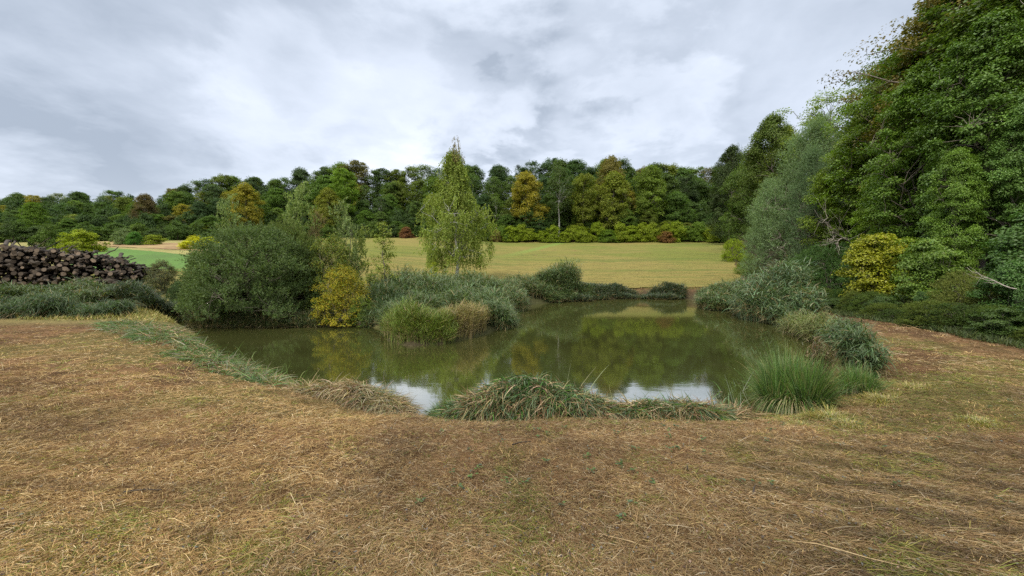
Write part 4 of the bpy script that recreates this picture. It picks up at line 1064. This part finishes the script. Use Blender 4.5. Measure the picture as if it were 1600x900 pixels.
# weeds in front of the pile
reed_bed('nettle_bed', 921, [E(70, 26.5, 110, 1.0, .8), E(185, 27, 45, .8, .8), E(-60, 26, 70, 1, .8)], 0, 4000, .45, 'dark nettles growing along the foot of the log pile', cols=[(.045, .075, .025), (.06, .095, .03), (.04, .06, .03)],
         leaf=.16, lw=.06, leafn=9, droop=.3, cat='nettles')
put_tree('small_bush', ysh, at(255, 26), 26, 'thin brownish bush at the right end of the log pile', 'bush', (.09, .085, .04), h=2.2, wid=.9, parts=('stems', 'foliage'))
put_tree('small_bush', wsh, at(284, 21.5), 21.5, 'small grey green bush left of the round willow shrub', 'bush', (.06, .085, .045), h=1.1, wid=.8, parts=('stems', 'foliage'))

# ================================================================== mown straw on the bank
def grass_cover():
    g = rs(4)
    xs, ys = [], []
    n = 430000                                       # cover that thins with distance as blades get smaller in view
    px = g.uniform(-260, 1860, n); py = g.uniform(486, 960, n)
    d_ = (EYE - .62) / ((py - HOR) / F)
    xs.append((px - 800) / F * d_); ys.append(d_)
    m = 60000
    xs.append(g.uniform(-9, 9, m)); ys.append(g.uniform(1.2, 6, m))
    x = np.concatenate(xs); y = np.concatenate(ys)
    s = pond_sd(x, y); keep = (s > .12) & (x < edge_x(y) + .2) & (y < 26) & ~((y > 13.0) & (x < 8))
    x, y, s = x[keep], y[keep], s[keep]; n = len(x)
    z = ground_z(x, y)
    flow = fbm(x * .8 + 3, y * .8 + 7, 3) * 9 + .6
    az = flow + g.normal(0, 1.25, n)
    clump = fbm(x * 2.6, y * 2.6 + 30, 3)
    sw = sstep(x, .6, 2.5) * (1 - sstep(y, 3.4, 4.6))             # raked swaths at the lower right
    az = np.where(g.random(n) < sw * .75, -.42 + g.normal(0, .35, n), az)
    gap = fbm(x * 3.1 + 60, y * 3.1, 3) + sw * .22 * np.sin((y + .42 * x) * 16)
    thin = g.random(n) < np.clip((.47 - gap) * 7, 0, .85)
    up = np.clip(g.normal(.10, .14, n), 0, .8) + (clump > .6) * .12
    tall = g.random(n) < .12; up[tall] += g.uniform(.5, 2, tall.sum())
    up[thin] -= .5
    d = np.stack([np.cos(az), np.sin(az), up], 1)
    far_ = np.clip(y / 4.0, 1, 3.2)
    W = .0029 * far_ * g.uniform(.6, 1.4, n); L = g.gamma(2.0, .030, n).clip(.015, .24) * np.clip(far_, 1, 1.6) * (1 + .6 * (clump - .5))
    pal_s = np.array([(.44, .285, .125), (.36, .215, .090), (.56, .41, .21), (.26, .145, .062), (.48, .33, .13), (.66, .52, .32)])
    c = pal_s[g.choice(6, n, p=[.27, .24, .13, .19, .12, .05])]
    zone = fbm(x * .42 + 50, y * .55 + 11, 4)       # patches of living yellow green grass
    zone2 = fbm(x * 1.9 + 5, y * 1.9 + 1, 3)
    green = (g.random(n) < np.clip((zone - .58) * 3, 0.0, .12) + np.clip((zone2 - .66) * 5, 0, .4) + .02)
    nearright = (x > 2.6) & (y > 4.1) & (y < 9) & (x < 10)
    green |= nearright & (g.random(n) < .62 * (fbm(x * 1.3, y * 1.3, 3) > .46))
    swath = sstep(x, .6, 2.5) * (1 - sstep(y, 3.4, 4.6))
    c = c * (1 - .30 * swath)[:, None] * np.array([.97, 1.0, 1.06])
    band = 1 - swath * (.5 * (np.sin((y + .42 * x) * 15 + 3 * fbm(x * 2, y * 2, 2)) > .25)) - .35 * (x < -.8) * (y < 4) * (fbm(x * .9 + 20, y * 5.5, 3) > .6)
    c = c * np.clip(band, .3, 1)[:, None]
    c[green] = np.array([(.26, .25, .045), (.20, .235, .04), (.33, .28, .06), (.15, .20, .04)])[g.integers(0, 4, green.sum())]
    brownz = sstep(fbm(x * .35 + 80, y * .45 + 2, 3), .45, .68)[:, None]
    c = np.where(x > 0, .82, .89)[:, None] * c * (1 - .42 * brownz) * (1 + g.normal(0, .16, (n, 1)))
    c = c * np.where((x < -1.5)[:, None], np.array([[1.06, 1.04, .95]]), 1.0)
    v, f, cc = strips(g, np.stack([x, y, z + g.uniform(-.004, .03, n)], 1), d, L, W, g.uniform(.0, .25, n) + up * .3, 2, np.clip(c, .01, .9), tip=.25)
    # low tufts of stubble and new growth that break up the mat
    T = 3000; px = g.uniform(-200, 1800, T); py = 500 + 440 * g.random(T) ** .8; d_ = (EYE - .62) / ((py - HOR) / F); tx = (px - 800) / F * d_; ty = d_
    kk = (pond_sd(tx, ty) > .3) & (tx < edge_x(ty)) & (ty < 14); tx, ty = tx[kk], ty[kk]; T = len(tx); nb = 26
    isg = (g.random(T) < .12 + .75 * (fbm(tx * .9 + 4, ty * .9 + 9, 3) > .56)); sc_t = g.uniform(.5, 1.3, T) * np.clip(ty / 5, .7, 1.3)
    bx = np.repeat(tx, nb); by = np.repeat(ty, nb); q = T * nb
    a3 = g.uniform(0, 6.28, q); r3 = g.random(q) ** .7 * .07 * np.repeat(sc_t, nb)
    bx = bx + np.cos(a3) * r3; by = by + np.sin(a3) * r3
    d3 = np.stack([np.cos(a3) * .8, np.sin(a3) * .8, g.uniform(.3, 1.2, q)], 1)
    tc_ = np.where(isg[:, None], np.array([(.20, .22, .04), (.15, .20, .035), (.26, .24, .05)])[g.integers(0, 3, T)], np.array([(.46, .32, .14), (.38, .25, .10), (.24, .15, .07)])[g.integers(0, 3, T)])
    c3_ = np.clip(np.repeat(tc_, nb, 0) * (1 + g.normal(0, .25, (q, 1))), .01, .9)
    v3, f3, c3_ = strips(g, np.stack([bx, by, ground_z(bx, by)], 1), d3, .085 * np.repeat(sc_t, nb) * g.uniform(.5, 1.3, q), .0032 * np.clip(by / 4, 1, 3), g.uniform(.2, .8, q), 2, c3_, tip=.2)
    v, f, cc = cat_parts([(v, f, cc), (v3, f3, c3_)])
    m = 9000                                        # crumbs of dead leaf and dark litter between the straws
    px = g.uniform(-100, 1700, m); py = g.uniform(560, 940, m); d_ = (EYE - .62) / ((py - HOR) / F); lx = (px - 800) / F * d_; ly = d_
    kk = (pond_sd(lx, ly) > .3); lx, ly = lx[kk], ly[kk]; m = len(lx)
    lp = np.stack([lx, ly, ground_z(lx, ly) + g.uniform(.005, .035, m)], 1)
    v2, f2, c2 = leaves(g, lp, g.normal(0, 1, (m, 3)) * [1, 1, .3], unit(g.normal(0, .4, (m, 3)) + [0, 0, 1]), .022, .012, [(.07, .045, .028), (.13, .085, .05), (.045, .035, .028), (.22, .16, .10), (.10, .10, .085)])
    v, f, cc = cat_parts([(v, f, cc), (v2, f2, c2)])
    o = link('grass', mesh_np('grass', v, f, cc, (M_STRAW,)), color=(1, 1, 1))
    return tag(o, 'cut dry grass lying over the near bank with green patches', 'grass', kind='stuff')
grass_cover()

# rough grass on the left bank and meadow, up to the log pile
def rough_grass(name, seed, n, fx, fy, hh, pal, label, keepf=None, w_=.02):
    g = rs(seed); y = fy(g, n); x = fx(g, y, n)
    s = pond_sd(x, y); k = (s > .5)
    if keepf is not None: k &= keepf(x, y)
    x, y = x[k], y[k]; n = len(x)
    az = g.uniform(0, 6.28, n); d = np.stack([np.cos(az) * .5, np.sin(az) * .5, 1 + 0 * az], 1)
    v, f, c = strips(g, np.stack([x, y, ground_z(x, y) + .03], 1), d, hh * g.uniform(.4, 1.3, n) * (.5 + fbm(x * .8, y * .8, 3)), w_, g.uniform(.1, .7, n), 2, pick(g, pal, n, .2))
    return tag(link(name, mesh_np(name, v, f, c, (M_STRAW,)), color=(1, 1, 1)), label, 'grass', kind='stuff')
rough_grass('grass', 5, 60000, lambda g, y, n: g.uniform(-1.25, -.55, n) * y, lambda g, n: g.uniform(14, 40, n), .20, [(.28, .24, .07), (.20, .21, .05), (.34, .27, .10)], 'rough short grass between the left bank and log pile', w_=.022)
rough_grass('grass', 6, 90000, lambda g, y, n: g.uniform(-.40, .62, n) * y, lambda g, n: 35 + 45 * g.random(n) ** 1.6, .10, [(.175, .150, .042), (.135, .145, .03), (.21, .17, .055), (.09, .12, .024)], 'short dry stubble on the near half of the meadow',
            lambda x, y: x < edge_x(y), .03)
rough_grass('undergrowth', 7, 50000, lambda g, y, n: edge_x(y) + g.uniform(-.15, 2.5, n), lambda g, n: g.uniform(5, 30, n), .22, [(.045, .065, .016), (.065, .085, .020), (.035, .050, .016)], 'dark ground cover along the foot of the hillside wood', None, .018)

# small green weeds dotted over the bank
def weeds():
    g = rs(8); n = 60
    px = g.uniform(600, 1600, n); D = g.uniform(2.6, 5.2, n); x = (px - 800) / F * D; y = D
    pos, ax, nm = [], [], []
    for i in range(n):
        m = g.integers(3, 9); z = gz(x[i], y[i])
        for q in range(m):
            a = g.uniform(0, 6.28); pos.append((x[i] + g.normal(0, .015), y[i] + g.normal(0, .015), z + .02 + g.random() * .03)); ax.append((np.cos(a), np.sin(a), .25)); nm.append((0, 0, 1))
    v, f, c = leaves(g, np.array(pos), np.array(ax), np.array(nm, float), .04, .024, [(.06, .10, .03), (.08, .12, .03), (.07, .09, .05)])
    tag(link('ground_weeds', mesh_np('ground_weeds', v, f, c, (M_GLOSSLEAF,)), color=(1, 1, 1)), 'tiny green weeds sprouting through the dry straw', 'weeds', kind='stuff')
weeds()
# dark twigs lying on the straw
g = rs(12)
for k, (px, D, L, az, lab) in enumerate(((180, 3.0, .28, .1, 'dark twig on the straw at lower left'), (1185, 2.9, .2, 1.2, 'short dark stick in the straw at lower right'),
        (940, 2.5, .5, -.5, 'long straw coloured stalk lying at lower right of centre'), (1250, 2.35, .6, -.45, 'longest pale stalk lying across the lower right straw'),
        (470, 2.45, .14, 1.3, 'dark stub in the straw left of centre'), (800, 3.9, .22, .5, 'small dark twig in front of the tall heap'),
        (585, 2.9, .12, 1.4, 'tiny dark stub near the bottom centre left'), (1080, 3.3, .16, 1.4, 'dark upright stub in the straw below the low cut reeds'))):
    x = at(px, D); z = gz(x, D)
    pale = 'pale' in lab or 'straw coloured' in lab
    e = (x + math.cos(az) * L, D + math.sin(az) * L * (1 if pale else .5), z + .03)
    v, f, c = tube(wander(g, (x, D, z + .02), e, 6, L * .006, .01), np.linspace(.005, .002, 6) * (1 if pale else 1.5), 5)
    o = link('stalk' if pale else 'twig', mesh_np('twig', v - np.array([x, D, z]), f, None, (M_STALK if pale else M_LOGBARK,), True), loc=(x, D, z))
    tag(o, lab, 'stalk' if pale else 'twig')


# floating leaves and bits of cut reed on the water
def floaters():
    g = rs(15); n = 5200
    x = g.uniform(PP[:, 0].min(), PP[:, 0].max(), n); y = g.uniform(5.9, 20, n)
    sd = pond_sd(x, y); k = (sd < -.02) & (g.random(n) < np.exp(sd / .45) + .012)
    x, y = x[k], y[k]; n = len(x)
    a = g.uniform(0, 6.28, n)
    v, f, c = leaves(g, np.stack([x, y, np.full(n, .006)], 1), np.stack([np.cos(a), np.sin(a), 0 * a], 1), np.tile([0, 0, 1.], (n, 1)), .07, .016,
                     [(.20, .20, .08), (.30, .26, .14), (.12, .16, .05), (.35, .30, .08), (.10, .08, .05)])
    v[:, 2] = np.clip(v[:, 2], .004, .02)
    tag(link('floating_leaves', mesh_np('floating_leaves', v, f, c, (M_STRAW,)), color=(1, 1, 1)), 'fallen leaves and reed scraps floating along the pond edge', 'leaves', kind='stuff')
floaters()
